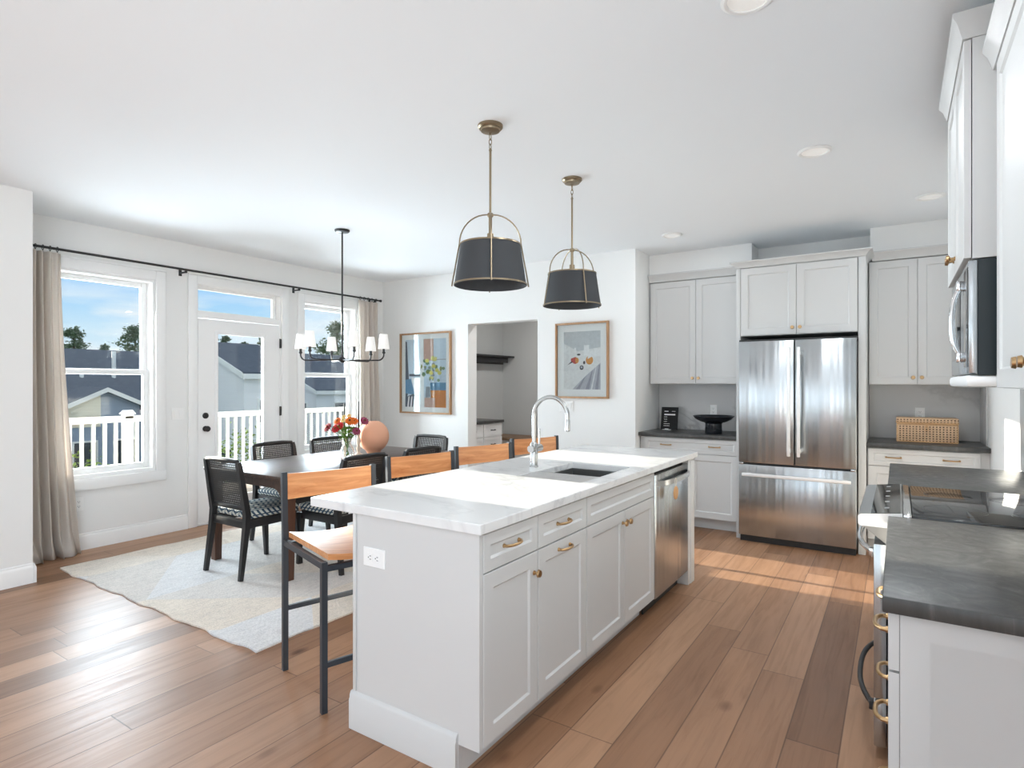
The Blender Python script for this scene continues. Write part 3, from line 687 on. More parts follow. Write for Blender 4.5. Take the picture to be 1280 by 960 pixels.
# faucet
fx, fy = -1.779, 2.94
r = thing('faucet', 'tall brushed nickel gooseneck faucet standing behind the island sink', 'faucet', (fx, fy, CT))
MB().lathe([(0, .0005), (.026, .0005), (.026, .006), (.022, .010), (.022, .135), (.0155, .145), (0, .146)], (fx, fy, CT), 28).build('body', M_nickel, r)
R_ = .111; zc = 1.214
pts = [(fx, fy, CT + .140), (fx, fy, 1.13)] + [(fx + R_ - R_ * math.cos(q), fy, zc + R_ * math.sin(q)) for q in [PI * i / 20 for i in range(21)]] + [(fx + 2 * R_, fy, 1.20)]
MB().tube(pts, .0125, 16).build('spout', M_nickel, r)
MB().lathe([(0, 0), (.0115, 0), (.0145, .004), (.0145, .062), (.0125, .068), (0, .068)], (fx + 2 * R_, fy, 1.132), 20).build('spray_head', M_nickel, r)
h = MB().cyl((fx, fy - .040, 1.022), (fx, fy + .072, 1.022), .0215, .0215, 28).build('valve_barrel', M_nickel, r)
MB().tube([(fx, fy + .060, 1.040), (fx, fy + .062, 1.075), (fx + .001, fy + .064, 1.135)], [.0065, .0055, .005], 10).build('lever', M_nickel, h)

# --- fridge wall ---
def base_unit(label, x0, x1, ndraw_pulls, r_loc, fill_l, fill_r):
    r = cabinet('base_cabinet', label, 'cabinet', r_loc)
    MB().box(x0, x1, 5.722, 6.298, .114, CT0 - .001).box(x0, x1, 5.80, 6.298, .001, .114).build('cabinet_body', M_cab, r, False)
    a, b_ = x0 + fill_l, x1 - fill_r; w = b_ - a
    d = MB().panel((a, 5.7215, .728), X1, -Y1, w, .140, .0215, .036).build('drawer', M_cab, r)
    for k in (.24, .76): pull((a + w * k, 5.706, .800), X1, -Y1, d, .12)
    for i in range(2):
        dd = MB().panel((a + i * (w / 2 + .0015), 5.7215, .116), X1, -Y1, w / 2 - .0015, .607, .0215).build('door', M_cab, r)
        knob((a + w / 2 + (-.032 if i == 0 else .032), 5.700, .672), -Y1, dd)
    return r
base_unit('grey base cabinet left of the fridge with a wide drawer over two doors', -2.19, -1.232, 2, (-1.71, 6.0, 0), .05, .006)
base_unit('grey base cabinet right of the fridge under the wicker basket, wide drawer over doors', -.212, .588, 2, (.18, 6.0, 0), .008, .06)
o = MB().box(-2.198, -1.229, 5.672, 6.298, CT0, CT, .003).build('worktop', M_soap); tag(o, 'dark stone worktop left of the fridge carrying the black bowl and sign', 'countertop')
o = MB().box(-.215, .588, 5.672, 6.298, CT0, CT, .003).build('worktop', M_soap); tag(o, 'dark stone worktop right of the fridge under the wicker basket', 'countertop')
o = MB().box(-2.198, -1.229, 6.2885, 6.2995, CT + .001, 1.398).build('backsplash', M_marble, None, False); tag(o, 'grey veined marble backsplash left of the fridge', 'backsplash')
o = MB().box(-.215, .589, 6.2885, 6.2995, CT + .001, 1.398).box(.579, .589, 5.87, 6.288, CT + .001, 1.398).build('backsplash', M_marble, None, False); tag(o, 'grey veined marble backsplash right of the fridge, behind the basket', 'backsplash')
def upper_unit(label, x0, x1, z0, z1, yf, fl, fr_, loc, knz=.06, depth_y=6.298):
    r = cabinet('wall_cabinet', label, 'cabinet', loc)
    MB().box(x0, x1, yf + .0215, depth_y, z0, z1).build('cabinet_body', M_cab, r, False)
    a, b_ = x0 + fl, x1 - fr_; w = b_ - a
    for i in range(2):
        dd = MB().panel((a + i * (w / 2 + .0015), yf + .021, z0 + .004), X1, -Y1, w / 2 - .0015, z1 - z0 - .012, .0205).build('door', M_cab, r)
        knob((a + w / 2 + (-.03 if i == 0 else .03), yf, z0 + knz), -Y1, dd)
    return r
upper_unit('pair of tall grey wall cabinet doors left of the fridge, above the black bowl', -2.190, -1.229, 1.400, 2.462, 5.97, .015, .004, (-1.71, 6.13, 1.4))
upper_unit('pair of tall grey wall cabinet doors right of the fridge, above the wicker basket', -.212, .575, 1.395, 2.462, 5.97, .006, .09, (.18, 6.13, 1.4))
upper_unit('deep grey double-door cabinet mounted above the fridge', -1.192, -.272, 1.832, 2.448, 5.585, .004, .004, (-.73, 5.95, 1.83))
def crown_prof(yf, z0, h, out): return [(yf + .01, z0), (yf - .004, z0), (yf - .010, z0 + h * .18), (yf - out * .55, z0 + h * .55), (yf - out, z0 + h * .86), (yf - out, z0 + h), (yf + .01, z0 + h)]
def crown(label, x0, x1, yf, z0, h, out, lret, rret):
    """front run along X with mitred returns"""
    b = MB(); prof = [(0.012, 0), (-.003, 0), (-.008, h * .2), (-out * .55, h * .58), (-out, h * .85), (-out, h), (.012, h)]
    L0 = [b.bm.verts.new((x0 + (o_ if lret else 0), yf + o_, z0 + z_)) for o_, z_ in prof]; R0 = [b.bm.verts.new((x1 - (o_ if rret else 0), yf + o_, z0 + z_)) for o_, z_ in prof]
    n = len(prof)
    for i in range(n): b.bm.faces.new((L0[i], L0[(i + 1) % n], R0[(i + 1) % n], R0[i]))
    ends = []
    for flag, V0, xx, sg in ((lret, L0, x0, 1), (rret, R0, x1, -1)):
        if flag:
            E_ = [b.bm.verts.new((xx + sg * o_, flag, z0 + z_)) for o_, z_ in prof]
            for i in range(n): b.bm.faces.new((V0[i], V0[(i + 1) % n], E_[(i + 1) % n], E_[i]))
            b.bm.faces.new(E_)
        else: b.bm.faces.new(V0)
    o = b.build('crown_moulding', M_cab); tag(o, label, 'moulding'); return o
crown('grey crown moulding along the top of the left wall cabinets', -2.190, -1.268, 5.97, 2.463, .078, .045, None, None)
crown('grey crown moulding along the top of the right wall cabinets', -.185, .575, 5.97, 2.463, .078, .045, None, None)
crown('grey crown moulding on top of the fridge cabinet, stepping out furthest', -1.228, -.218, 5.585, 2.449, .055, .050, 6.2, 6.2)
r = thing('fridge_side_panel', 'tall grey panel on the left side of the fridge', 'cabinet panel', (-1.21, 5.95, 0)); MB().box(-1.228, -1.193, 5.59, 6.298, .001, 2.448, .001).build('panel_board', M_cab, r)
r = thing('fridge_side_panel', 'tall grey panel on the right side of the fridge, reaching the floor', 'cabinet panel', (-.245, 5.95, 0)); MB().box(-.270, -.217, 5.59, 6.298, .001, 2.448, .001).build('panel_board', M_cab, r)
o = MB().box(-1.19, -.273, 6.25, 6.29, .02, 1.83).build('fridge_gap_shade', M_dark, None, False); o['kind'] = 'structure'  # near-black sheet painting the shade in the gap above the fridge
# fridge
r = thing('refrigerator', 'large stainless french-door refrigerator with a bottom freezer drawer', 'refrigerator', (-.732, 5.85, 0))
MB().box(-1.182, -.281, 5.565, 6.22, .03, 1.765).build('cabinet_body', mat('fridge_grey', (.12, .12, .12), .5), r, False)
for i, (a, b_) in enumerate(((-1.187, -.7365), (-.7305, -.277))):
    d = MB().box(a, b_, 5.490, 5.560, .705, 1.778, .008).build('door', M_steel, r)
    hx = (-.776, -.688)[i] if False else (-.772, -.696)[i]
    h = MB().box(hx - .013, hx + .013, 5.425, 5.443, .785, 1.712, .005); 
    for hz in (.83, 1.665): h.box(hx - .010, hx + .010, 5.443, 5.490, hz - .02, hz + .02, .003)
    h.build('handle', M_satin, d)
d = MB().box(-1.187, -.277, 5.490, 5.560, .060, .690, .008).build('freezer_drawer', M_steel, r)
h = MB().box(-1.148, -.312, 5.425, 5.443, .592, .620, .005)
for hx in (-1.10, -.36): h.box(hx - .02, hx + .02, 5.443, 5.490, .596, .616, .003)
h.build('handle', M_satin, d)
MB().box(-1.175, -.29, 5.52, 5.562, .691, .704).build('seal', M_black, r, False); MB().box(-1.18, -.285, 5.53, 5.60, .001, .055).build('toe_grille', M_black, r, False)
for hx in (-1.165, -.30): MB().box(hx - .018, hx + .018, 5.482, 5.56, .690, .7045, .002).build('hinge', M_chrome, r)
b = MB().box(-1.187, -.277, 5.51, 5.70, 1.7785, 1.792, .002).build('hinge_cover', M_black, r)
# things on the fridge-wall worktops
r = thing('footed_bowl', 'black glazed footed bowl on the dark worktop left of the fridge', 'bowl', (-1.50, 5.86, CT))
MB().lathe([(0, .001), (.078, .001), (.080, .006), (.078, .10), (.085, .108), (.072, .112), (.06, .108), (0, .10)], (-1.50, 5.86, CT), 36).build('foot', M_ceramic, r)
MB().lathe([(0, .103), (.06, .104), (.12, .118), (.17, .145), (.192, .172), (.190, .178), (.184, .176), (.160, .152), (.11, .126), (.05, .115), (0, .114)], (-1.50, 5.86, CT), 48).build('bowl_body', M_ceramic, r)
r = thing('counter_sign', 'small dark framed sign with pale lettering leaning on the worktop', 'sign', (-2.03, 6.14, CT))
b = MB(); T = Vector((0, .035, .238))
def sgn(u, w_, off=0.0): # u across 0..1 , w_ up 0..1
    return (-2.120 + .180 * u, 6.115 + .045 * w_ - off, CT + .002 + .236 * w_ - off * .15)
def slab(mb, u0, u1, w0, w1, o0, o1):
    q = [sgn(u0, w0, o1), sgn(u1, w0, o1), sgn(u1, w1, o1), sgn(u0, w1, o1)]; p = [sgn(u0, w0, o0), sgn(u1, w0, o0), sgn(u1, w1, o0), sgn(u0, w1, o0)]
    A = [mb.bm.verts.new(x) for x in p]; B = [mb.bm.verts.new(x) for x in q]
    mb.bm.faces.new(A); mb.bm.faces.new(B)
    for i in range(4): mb.bm.faces.new((A[i], A[(i + 1) % 4], B[(i + 1) % 4], B[i]))
slab(b, 0, 1, 0, 1, -.010, .0); sb = b.build('sign_board', M_board, r, False)
b = MB()
slab(b, .18, .42, .80, .83, .0003, .0010); slab(b, .62, .84, .81, .825, .0003, .0008); slab(b, .18, .84, .64, .70, .0003, .0010)
rs = random.Random(3)
for k, w_ in enumerate((.55, .45, .35, .25, .16)):
    uu = .18
    while uu < (.36 if k < 3 else .50):
        ww = rs.uniform(.03, .07); slab(b, uu, uu + ww, w_, w_ + .022, .0003, .0008); uu += ww + .02
b.build('lettering', M_chalk, sb, False)
b = MB()
for i in range(-3, 4): slab(b, .20 + .0, .80, .0, .0, 0, 0) if False else None
b.box(-2.09, -2.0, 6.075, 6.108, CT + .001, CT + .006, .002).box(-2.065, -2.025, 6.080, 6.100, CT + .006, CT + .014, .004)
o = b.build('place_card', M_plastic); tag(o, 'small white item lying at the foot of the dark counter sign', 'card')
# basket
r = thing('wicker_basket', 'lidded rectangular woven wicker basket on the dark worktop right of the fridge', 'basket', (.20, 6.03, CT))
bx0, bx1, by0, by1 = -.008, .412, 5.93, 6.15
MB().box(bx0 + .004, bx1 - .004, by0 + .004, by1 - .004, CT + .006, CT + .150, .004).build('basket_body', M_wicker, r)
e = MB().box(bx0, bx1, by0, by1, CT + .001, CT + .012, .004).box(bx0, bx1, by0, by1, CT + .146, CT + .158, .004)
for xx in (bx0, bx1 - .008):
    for yy in (by0, by1 - .008): e.box(xx, xx + .008, yy, yy + .008, CT + .012, CT + .146, .002)
e.build('rim', M_wickeredge, r)
ld = MB().box(bx0 - .002, bx1 + .002, by0 - .002, by1 + .002, CT + .161, CT + .202, .006).build('lid', M_wicker, r)
MB().box(bx0 - .005, bx1 + .005, by0 - .005, by1 + .005, CT + .1585, CT + .168, .003).build('lid_rim', M_wickeredge, ld)
MB().tube([(.20 + .012 * math.cos(q), by0 - .006, CT + .118 + .016 * math.sin(q)) for q in [2 * PI * i / 14 for i in range(14)]], .003, 6, True).box(.194, .206, by0 - .008, by0 + .004, CT + .132, CT + .165, .002).build('clasp', M_wickeredge, r)

# --- range run on the right wall (faces -X) ---
NX = -X1
r = cabinet('drawer_cabinet', 'light grey drawer cabinet at the near end of the range, brass pulls seen edge-on', 'cabinet', (.29, 2.1, 0))
MB().box(.006, .588, 1.645, 2.570, .114, CT0 - .001).box(.085, .588, 1.645, 2.570, .001, .114).build('cabinet_body', M_cab, r, False)
MB().panel((.004, 1.644, .001), X1, -Y1, .584, CT0 - .002, .022, .055, .005).build('end_panel', M_cab, r)
for z0, z1 in ((.736, .868), (.426, .730), (.116, .420)):
    d = MB().panel((.003, 1.624, z0), Y1, NX, .944, z1 - z0, .0215, .04).build('drawer', M_cab, r)
    for yy in (1.75, 2.0): pull((-.0185 if z1 > .8 else -.0185, yy, .80 if z1 > .8 else (z0 + z1) / 2), Y1, NX, d, .115)
r = cabinet('base_cabinet', 'light grey base cabinet at the far end of the range, toward the fridge', 'cabinet', (.29, 3.8, 0))
MB().box(.006, .588, 3.346, 4.275, .114, CT0 - .001).box(.085, .588, 3.346, 4.275, .001, .114).build('cabinet_body', M_cab, r, False)
d = MB().panel((.003, 3.350, .732), Y1, NX, .921, .136, .0215, .04).build('drawer', M_cab, r); pull((-.0185, 3.81, .80), Y1, NX, d, .12)
for i in range(2):
    dd = MB().panel((.003, 3.350 + i * .462, .116), Y1, NX, .459, .611, .0215).build('door', M_cab, r); knob((-.0185, 3.81 + (-.03 if i == 0 else .03), .665), NX, dd)
o = MB().box(-.030, .588, 1.591, 2.572, CT0, CT, .004).build('worktop', M_soap); tag(o, 'dark stone worktop nearest the camera at the right edge', 'countertop')
o = MB().box(-.040, .588, 3.342, 4.290, CT0, CT, .004).build('worktop', M_soap); tag(o, 'dark stone worktop beyond the cooktop on the right', 'countertop')
o = MB().box(.578, .5885, 1.30, 4.35, CT + .001, 1.384).build('backsplash', M_marble, None, False); tag(o, 'grey veined marble backsplash behind the range at the right edge', 'backsplash')
# range
ry0, ry1 = 2.5755, 3.3385
r = thing('range', 'stainless slide-in electric range with black glass cooktop and front controls', 'stove', (.27, 2.957, 0))
MB().box(-.030, .575, ry0, ry1, .03, .895).box(.03, .55, ry0 + .02, ry1 - .02, .001, .03).build('oven_body', M_black, r, False)
ck = MB().box(.045, .577, ry0 + .001, ry1 - .001, .896, .921, .004).build('cooktop', M_blackgloss, r)
b = MB()
for cx, cy, rr in ((.18, 2.77, .10), (.18, 3.14, .085), (.42, 2.77, .075), (.42, 3.14, .10)):
    b.lathe([(rr - .0015, .0214), (rr, .0214), (rr, .0218), (rr - .0015, .0218)], (cx, cy, .9), 40)
b.build('burner_ring', mat('burner_mark', (.10, .10, .10), .3), ck)
MB().box(.018, .043, ry0 + .001, ry1 - .001, .896, .9225, .003).build('trim_strip', M_chrome, r)
cp = MB().prism([(.016, .895), (.016, .926), (-.118, .910), (-.126, .903), (-.126, .872), (-.118, .866), (.016, .866)], 'y', ry0, ry1).build('control_panel', M_sinkst, r)
MB().prism([(.015, .897), (.015, .9255), (-.117, .9095), (-.125, .9025), (-.125, .8725), (-.117, .8665), (.015, .8665)], 'y', ry0 - .0015, ry0).build('end_cap', M_satin, cp)
MB().prism([(.014, .8655), (-.112, .8655), (-.036, .806), (.014, .806)], 'y', ry0 + .004, ry1 - .004).build('panel_underside', M_sinkst, r)
q = lambda t: (.012 + (-.118 - .012) * t, .9268 + (.911 - .9268) * t)
b = MB(); b.prism([q(.02), q(.74), (q(.74)[0], q(.74)[1] - .002), (q(.02)[0], q(.02)[1] - .002)], 'y', ry0 + .006, ry1 - .006).build('control_glass', M_blackgloss, cp)
b = MB()
for k in range(5):
    yy = ry0 + .10 + k * .14; b.prism([(q(.3)[0], q(.3)[1] + .0002), (q(.42)[0], q(.42)[1] + .0002), (q(.42)[0], q(.42)[1] + .0008), (q(.3)[0], q(.3)[1] + .0008)], 'y', yy, yy + .03)
b.build('touch_marks', mat('touch_mark', (.35, .35, .35), .4), cp, False)
dr = MB().box(-.075, -.034, ry0 + .004, ry1 - .004, .225, .802, .004).build('oven_door', M_steel_y, r)
MB().box(-.0765, -.074, ry0 + .11, ry1 - .11, .33, .70, .001).build('oven_window', M_blackgloss, dr)
def bow(zc, x0, out, ya, yb, name, par, m, th=.011, hh=.011):
    b = MB(); pts = []
    for i in range(17):
        t = -1 + i / 8; pts.append((x0 - out * (1 - abs(t) ** 2.6) - .004, (ya + yb) / 2 + t * (yb - ya) / 2, zc))
    b.tube(pts, th, 12)
    for yy in (ya, yb): b.box(x0 - .016, x0, yy - .016, yy + .016, zc - .017, zc + .017, .003)
    return b.build(name, m, par)
bow(.760, -.075, .055, ry0 + .05, ry1 - .05, 'handle', dr, M_chrome)
ww = MB().box(-.075, -.034, ry0 + .004, ry1 - .004, .045, .216, .004).build('warming_drawer', M_steel_y, r)
bow(.180, -.075, .055, ry0 + .05, ry1 - .05, 'handle', ww, M_black, .010)
# microwave
r = thing('microwave', 'stainless over-the-range microwave with a curved handle, at the right', 'microwave', (.4, 2.957, 1.39))
MB().box(.232, .575, ry0 + .002, ry1 - .002, 1.432, 1.832).build('case', M_mwside, r, False)
d = MB().box(.206, .2315, ry0 + .002, ry1 - .002, 1.436, 1.830, .004).build('door', M_steel_y, r)
MB().box(.2045, .2065, ry0 + .30, ry1 - .06, 1.50, 1.77, .0005).build('door_window', M_blackgloss, d)
MB().box(.2045, .2065, ry0 + .012, ry0 + .16, 1.46, 1.81, .0005).build('control_pad', M_blackgloss, d)
pts = [(.206 - .030 * (1 - abs(t) ** 3) - .003, ry0 + .215, 1.635 + t * .135) for t in [-1 + i / 8 for i in range(17)]]
h = MB().tube(pts, .010, 12)
for zz in (1.50, 1.77): h.box(.185, .206, ry0 + .200, ry0 + .230, zz - .018, zz + .018, .003)
h.build('handle', M_chrome, d)
MB().box(.198, .570, ry0 + .002, ry1 - .002, 1.388, 1.4315, .014).build('vent_base', M_satin, r)
def upper_right(label, x0, y0, y1, z0, z1, doors, loc, depth=.588, knobs=()):
    r = cabinet('wall_cabinet', label, 'cabinet', loc)
    MB().box(x0 + .0245, depth, y0, y1, z0, z1).build('cabinet_body', M_cab, r, False)
    for i, (a, b_) in enumerate(doors):
        dd = MB().panel((x0 + .0215, a, z0 + .003), Y1, NX, b_ - a, z1 - z0 - .006, .021).build('door', M_cab, r)
        if knobs: knob((x0, knobs[i][0], knobs[i][1]), NX, dd)
    return r
ym = (ry0 + ry1) / 2
upper_right('tall grey double-door cabinet above the microwave', .192, ry0, ry1, 1.836, 2.600, [(ry0 + .003, ym - .0015), (ym + .0015, ry1 - .003)], (.4, ym, 1.84), knobs=((ym - .03, 1.90), (ym + .03, 1.90)))
upper_right('grey wall cabinet at the top right edge, nearest the camera', .275, 1.36, ry0 - .002, 1.385, 2.470, [(1.363, 1.918), (1.921, ry0 - .06)], (.43, 2.0, 1.385), knobs=((1.885, 1.455), (1.975, 1.455)))
upper_right('grey wall cabinet beyond the microwave on the right wall', .275, ry1 + .002, 4.10, 1.385, 2.470, [(ry1 + .01, 3.72), (3.723, 4.095)], (.43, 3.7, 1.385), knobs=((3.69, 1.455), (3.752, 1.455)))
def crown_r(label, y0, y1, xf, z0, h, out, nret, fret):
    b = MB(); prof = [(0.012, 0), (-.003, 0), (-.008, h * .2), (-out * .55, h * .58), (-out, h * .85), (-out, h), (.012, h)]; n = len(prof)
    N0 = [b.bm.verts.new((xf + o_, y0 + (o_ if nret else 0), z0 + z_)) for o_, z_ in prof]; F0 = [b.bm.verts.new((xf + o_, y1 - (o_ if fret else 0), z0 + z_)) for o_, z_ in prof]
    for i in range(n): b.bm.faces.new((N0[i], N0[(i + 1) % n], F0[(i + 1) % n], F0[i]))
    for flag, V0, yy, sg in ((nret, N0, y0, 1), (fret, F0, y1, -1)):
        if flag:
            E_ = [b.bm.verts.new((flag, yy + sg * o_, z0 + z_)) for o_, z_ in prof]
            for i in range(n): b.bm.faces.new((V0[i], V0[(i + 1) % n], E_[(i + 1) % n], E_[i]))
            b.bm.faces.new(E_)
        else: b.bm.faces.new(V0)
    o = b.build('crown_moulding', M_cab); tag(o, label, 'moulding')
crown_r('grey crown moulding on the raised cabinet above the microwave', ry0, ry1, .192, 2.601, .085, .032, .588, .588)
crown_r('grey crown moulding on the wall cabinet at the top right corner', 1.36, ry0 - .002, .275, 2.471, .075, .032, None, None)
crown_r('grey crown moulding on the wall cabinet beyond the microwave', ry1 + .004, 4.10, .275, 2.471, .075, .032, None, .588)

# ------------------------------------------------------------------ hall furniture seen through the opening
r = thing('drawer_cabinet', 'small white drawer cabinet seen through the wall opening', 'cabinet', (-4.82, 6.3, 0))
MB().box(-5.098, -4.56, 5.80, 6.66, .06, .876).box(-5.098, -4.60, 5.82, 6.64, .001, .06).build('cabinet_body', M_trim, r, False)
for z0, z1 in ((.70, .866), (.50, .69), (.28, .49), (.07, .27)):
    for ya, yb in ((5.805, 6.22), (6.235, 6.655)):
        d = MB().panel((-4.559, ya, z0), Y1, X1, yb - ya, z1 - z0, .018, .03, .005).build('drawer', M_trim, r); pull((-4.545, (ya + yb) / 2, (z0 + z1) / 2), Y1, X1, d, .10, m=M_black)
o = MB().box(-5.098, -4.52, 5.775, 6.68, .877, .912, .003).build('worktop', M_soap); tag(o, 'black worktop on the small white cabinet seen through the opening', 'countertop')
r = thing('coat_shelf', 'black wall shelf with hook rail seen through the wall opening', 'shelf', (-5.0, 6.8, 1.72))
MB().box(-5.098, -4.88, 6.10, 7.49, 1.796, 1.822, .002).build('shelf_board', M_black, r)
MB().box(-5.098, -5.07, 6.10, 7.47, 1.70, 1.795, .002).box(-4.96, -4.94, 6.10, 7.40, 1.72, 1.795, .002).build('rail', M_black, r)
for yy in (6.25, 6.65, 7.05, 7.42): MB().box(-5.07, -4.96, yy - .012, yy + .012, 1.73, 1.795, .002).build('bracket', M_black, r)
r = thing('hall_bench', 'low wooden topped bench against the far hall wall', 'bench', (-3.8, 7.2, 0))
MB().box(-5.09, -2.40, 6.95, 7.495, .595, .632, .003).build('bench_top', M_bench, r)
MB().box(-5.05, -2.42, 7.02, 7.49, .001, .594).build('bench_body', M_trim, r, False)

# ------------------------------------------------------------------ pendants
def pendant(x, y, ph, label):
    r = thing('pendant_light', label, 'pendant lamp', (x, y, CZ), 0, None)
    MB().lathe([(0, -.0005), (.066, -.0005), (.066, -.012), (.058, -.020), (.052, -.020), (.050, -.030), (.020, -.034), (0, -.034)], (x, y, CZ), 36).build('canopy', M_brassd, r)
    z = CZ - .030; b = MB(); b.tube([(x + .006 * math.cos(q), y, z - .008 + .008 * math.sin(q)) for q in [2 * PI * i / 12 for i in range(12)]], .0022, 6, True)
    zz = z - .014
    for k in range(3):
        ang = 0 if k % 2 else PI / 2
        b.tube([(x + .008 * math.cos(q) * math.cos(ang), y + .008 * math.cos(q) * math.sin(ang), zz - .016 + .017 * math.sin(q)) for q in [2 * PI * i / 14 for i in range(14)]], .0024, 6, True); zz -= .027
    b.build('chain', M_brassd, r)
    zt = zz + .004
    MB().cyl((x, y, zt), (x, y, 2.29), .0062, seg=14).cyl((x, y, zt - .012), (x, y, zt), .009, .006, 14).build('rod', M_brassd, r)
    MB().sph((x, y, 2.288), .018, (1, 1, .8)).cyl((x, y, 2.288), (x, y, 2.165), .009, .009, 14).cyl((x, y, 2.19), (x, y, 2.12), .017, .02, 18).build('hub', M_brassd, r)
    zb, zt2, rb, rt = 1.916, 2.132, .190, .158
    sh = MB().lathe([(rb, zb), (rt, zt2), (rt - .003, zt2), (rb - .003, zb), (rb, zb)], (x, y, 0), 64).build('lamp_shade', M_shade, r)
    for nm, rr, zz2 in (('lower_band', rb, zb), ('upper_band', rt, zt2 - .008)):
        MB().lathe([(rr + .0012, zz2 + .002), (rr + .0042, zz2 + .002), (rr + .0036, zz2 + .010), (rr + .0006, zz2 + .010), (rr + .0012, zz2 + .002)], (x, y, 0), 64).build(nm, M_brassd, sh)
    b = MB()
    for k in range(3):
        q = 2 * PI * k / 3; b.cyl((x, y, 2.135), (x + rt * math.cos(q) * .985, y + rt * math.sin(q) * .985, 2.128), .0025, seg=8)
    b.cyl((x, y, 2.129), (x, y, 2.139), .022).build('spider', M_brassd, sh)
    for k in range(4):
        q = ph + k * PI / 2; cx, cy = math.cos(q), math.sin(q); pts = []
        for i in range(11):
            t = i / 10 * PI / 2; pts.append((.016 + (rt - .012) * math.sin(t), 2.136 + .154 * math.cos(t)))
        pts += [(rb + .010, zb + .010), (rb + .012, zb - .004)]
        MB().tube([(x + cx * a, y + cy * a, z_) for a, z_ in pts], .0038, 8).build('arm', M_brassd, r)
    bl = MB().lathe([(0, 0), (.012, .004), (.028, .03), (.030, .05), (.020, .075), (.013, .085), (.013, .10), (0, .10)], (x, y, 2.025), 20).build('bulb', M_whiteshade, r)
    return r
AN = TH
pendant(-1.790, 2.515, AN + .06, 'larger looking charcoal drum pendant with brass straps, nearer the camera over the island')
pendant(-1.805, 3.470, AN + .36, 'smaller looking charcoal drum pendant with brass straps, farther along the island')

# chandelier
cx, cy = -4.10, 3.505
r = thing('chandelier', 'black six-arm chandelier with small white shades hanging over the dining table', 'chandelier', (cx, cy, CZ))
MB().lathe([(0, -.0005), (.065, -.0005), (.065, -.010), (.055, -.020), (.012, -.026), (0, -.026)], (cx, cy, CZ), 32).build('canopy', M_black, r)
MB().cyl((cx, cy, CZ - .02), (cx, cy, 1.64), .0075, seg=14).cyl((cx, cy, 2.02), (cx, cy, 2.05), .0095, seg=14).build('rod', M_black, r)
MB().lathe([(0, 0), (.014, .002), (.030, .016), (.034, .030), (.028, .046), (.012, .056), (.009, .075), (0, .075)], (cx, cy, 1.585), 24).build('hub', M_black, r)
for k in range(6):
    q = TH + math.radians(16.2 + 45 + 60 * k); ux, uy = math.cos(q), math.sin(q); R = .365
    pts = [(.02, 1.613), (R * .55, 1.609)] + [(R - .05 + .05 * math.sin(t), 1.659 - .05 * math.cos(t)) for t in [PI / 2 * i / 8 for i in range(9)]] + [(R, 1.672)]
    a = MB().tube([(cx + ux * p, cy + uy * p, z_) for p, z_ in pts], .0065, 10).build('arm', M_black, r)
    X_, Y_ = cx + ux * R, cy + uy * R
    MB().lathe([(0, .0), (.010, 0), (.015, .006), (.015, .012), (.011, .018), (.011, .045), (0, .045)], (X_, Y_, 1.668), 16).build('socket', M_black, a)
    MB().lathe([(.050, 0), (.034, .132), (.0325, .132), (.0485, 0), (.050, 0)], (X_, Y_, 1.708), 32).build('shade', M_whiteshade, a)
    MB().lathe([(0, 0), (.010, .002), (.014, .03), (.010, .055), (0, .06)], (X_, Y_, 1.713), 14).build('bulb', M_whiteshade, a)

# ------------------------------------------------------------------ curtains
RX, RZ = -5.645, 2.485
r = thing('curtain_rod', 'long black curtain rod with rings running across the window wall', 'curtain rod', (RX, 3.6, RZ))
MB().cyl((RX, 1.66, RZ), (RX, 5.44, RZ), .0105, seg=16).build('pole', M_black, r)
for yy, sg in ((1.66, -1), (5.44, 1)): MB().lathe([(0, 0), (.013, 0), (.016, .012 * sg), (.016, .028 * sg), (.010, .034 * sg), (0, .036 * sg)], (RX, yy, RZ), 18, 'y').build('finial', M_black, r)
for yy in (1.70, 2.95, 4.21, 5.36):
    MB().box(-5.7495, -5.742, yy - .014, yy + .014, RZ - .05, RZ + .03, .002).box(-5.742, RX - .008, yy - .007, yy + .007, RZ - .030, RZ - .016, .002).box(RX - .014, RX + .014, yy - .008, yy + .008, RZ - .032, RZ - .0105, .002).build('bracket', M_black, r)
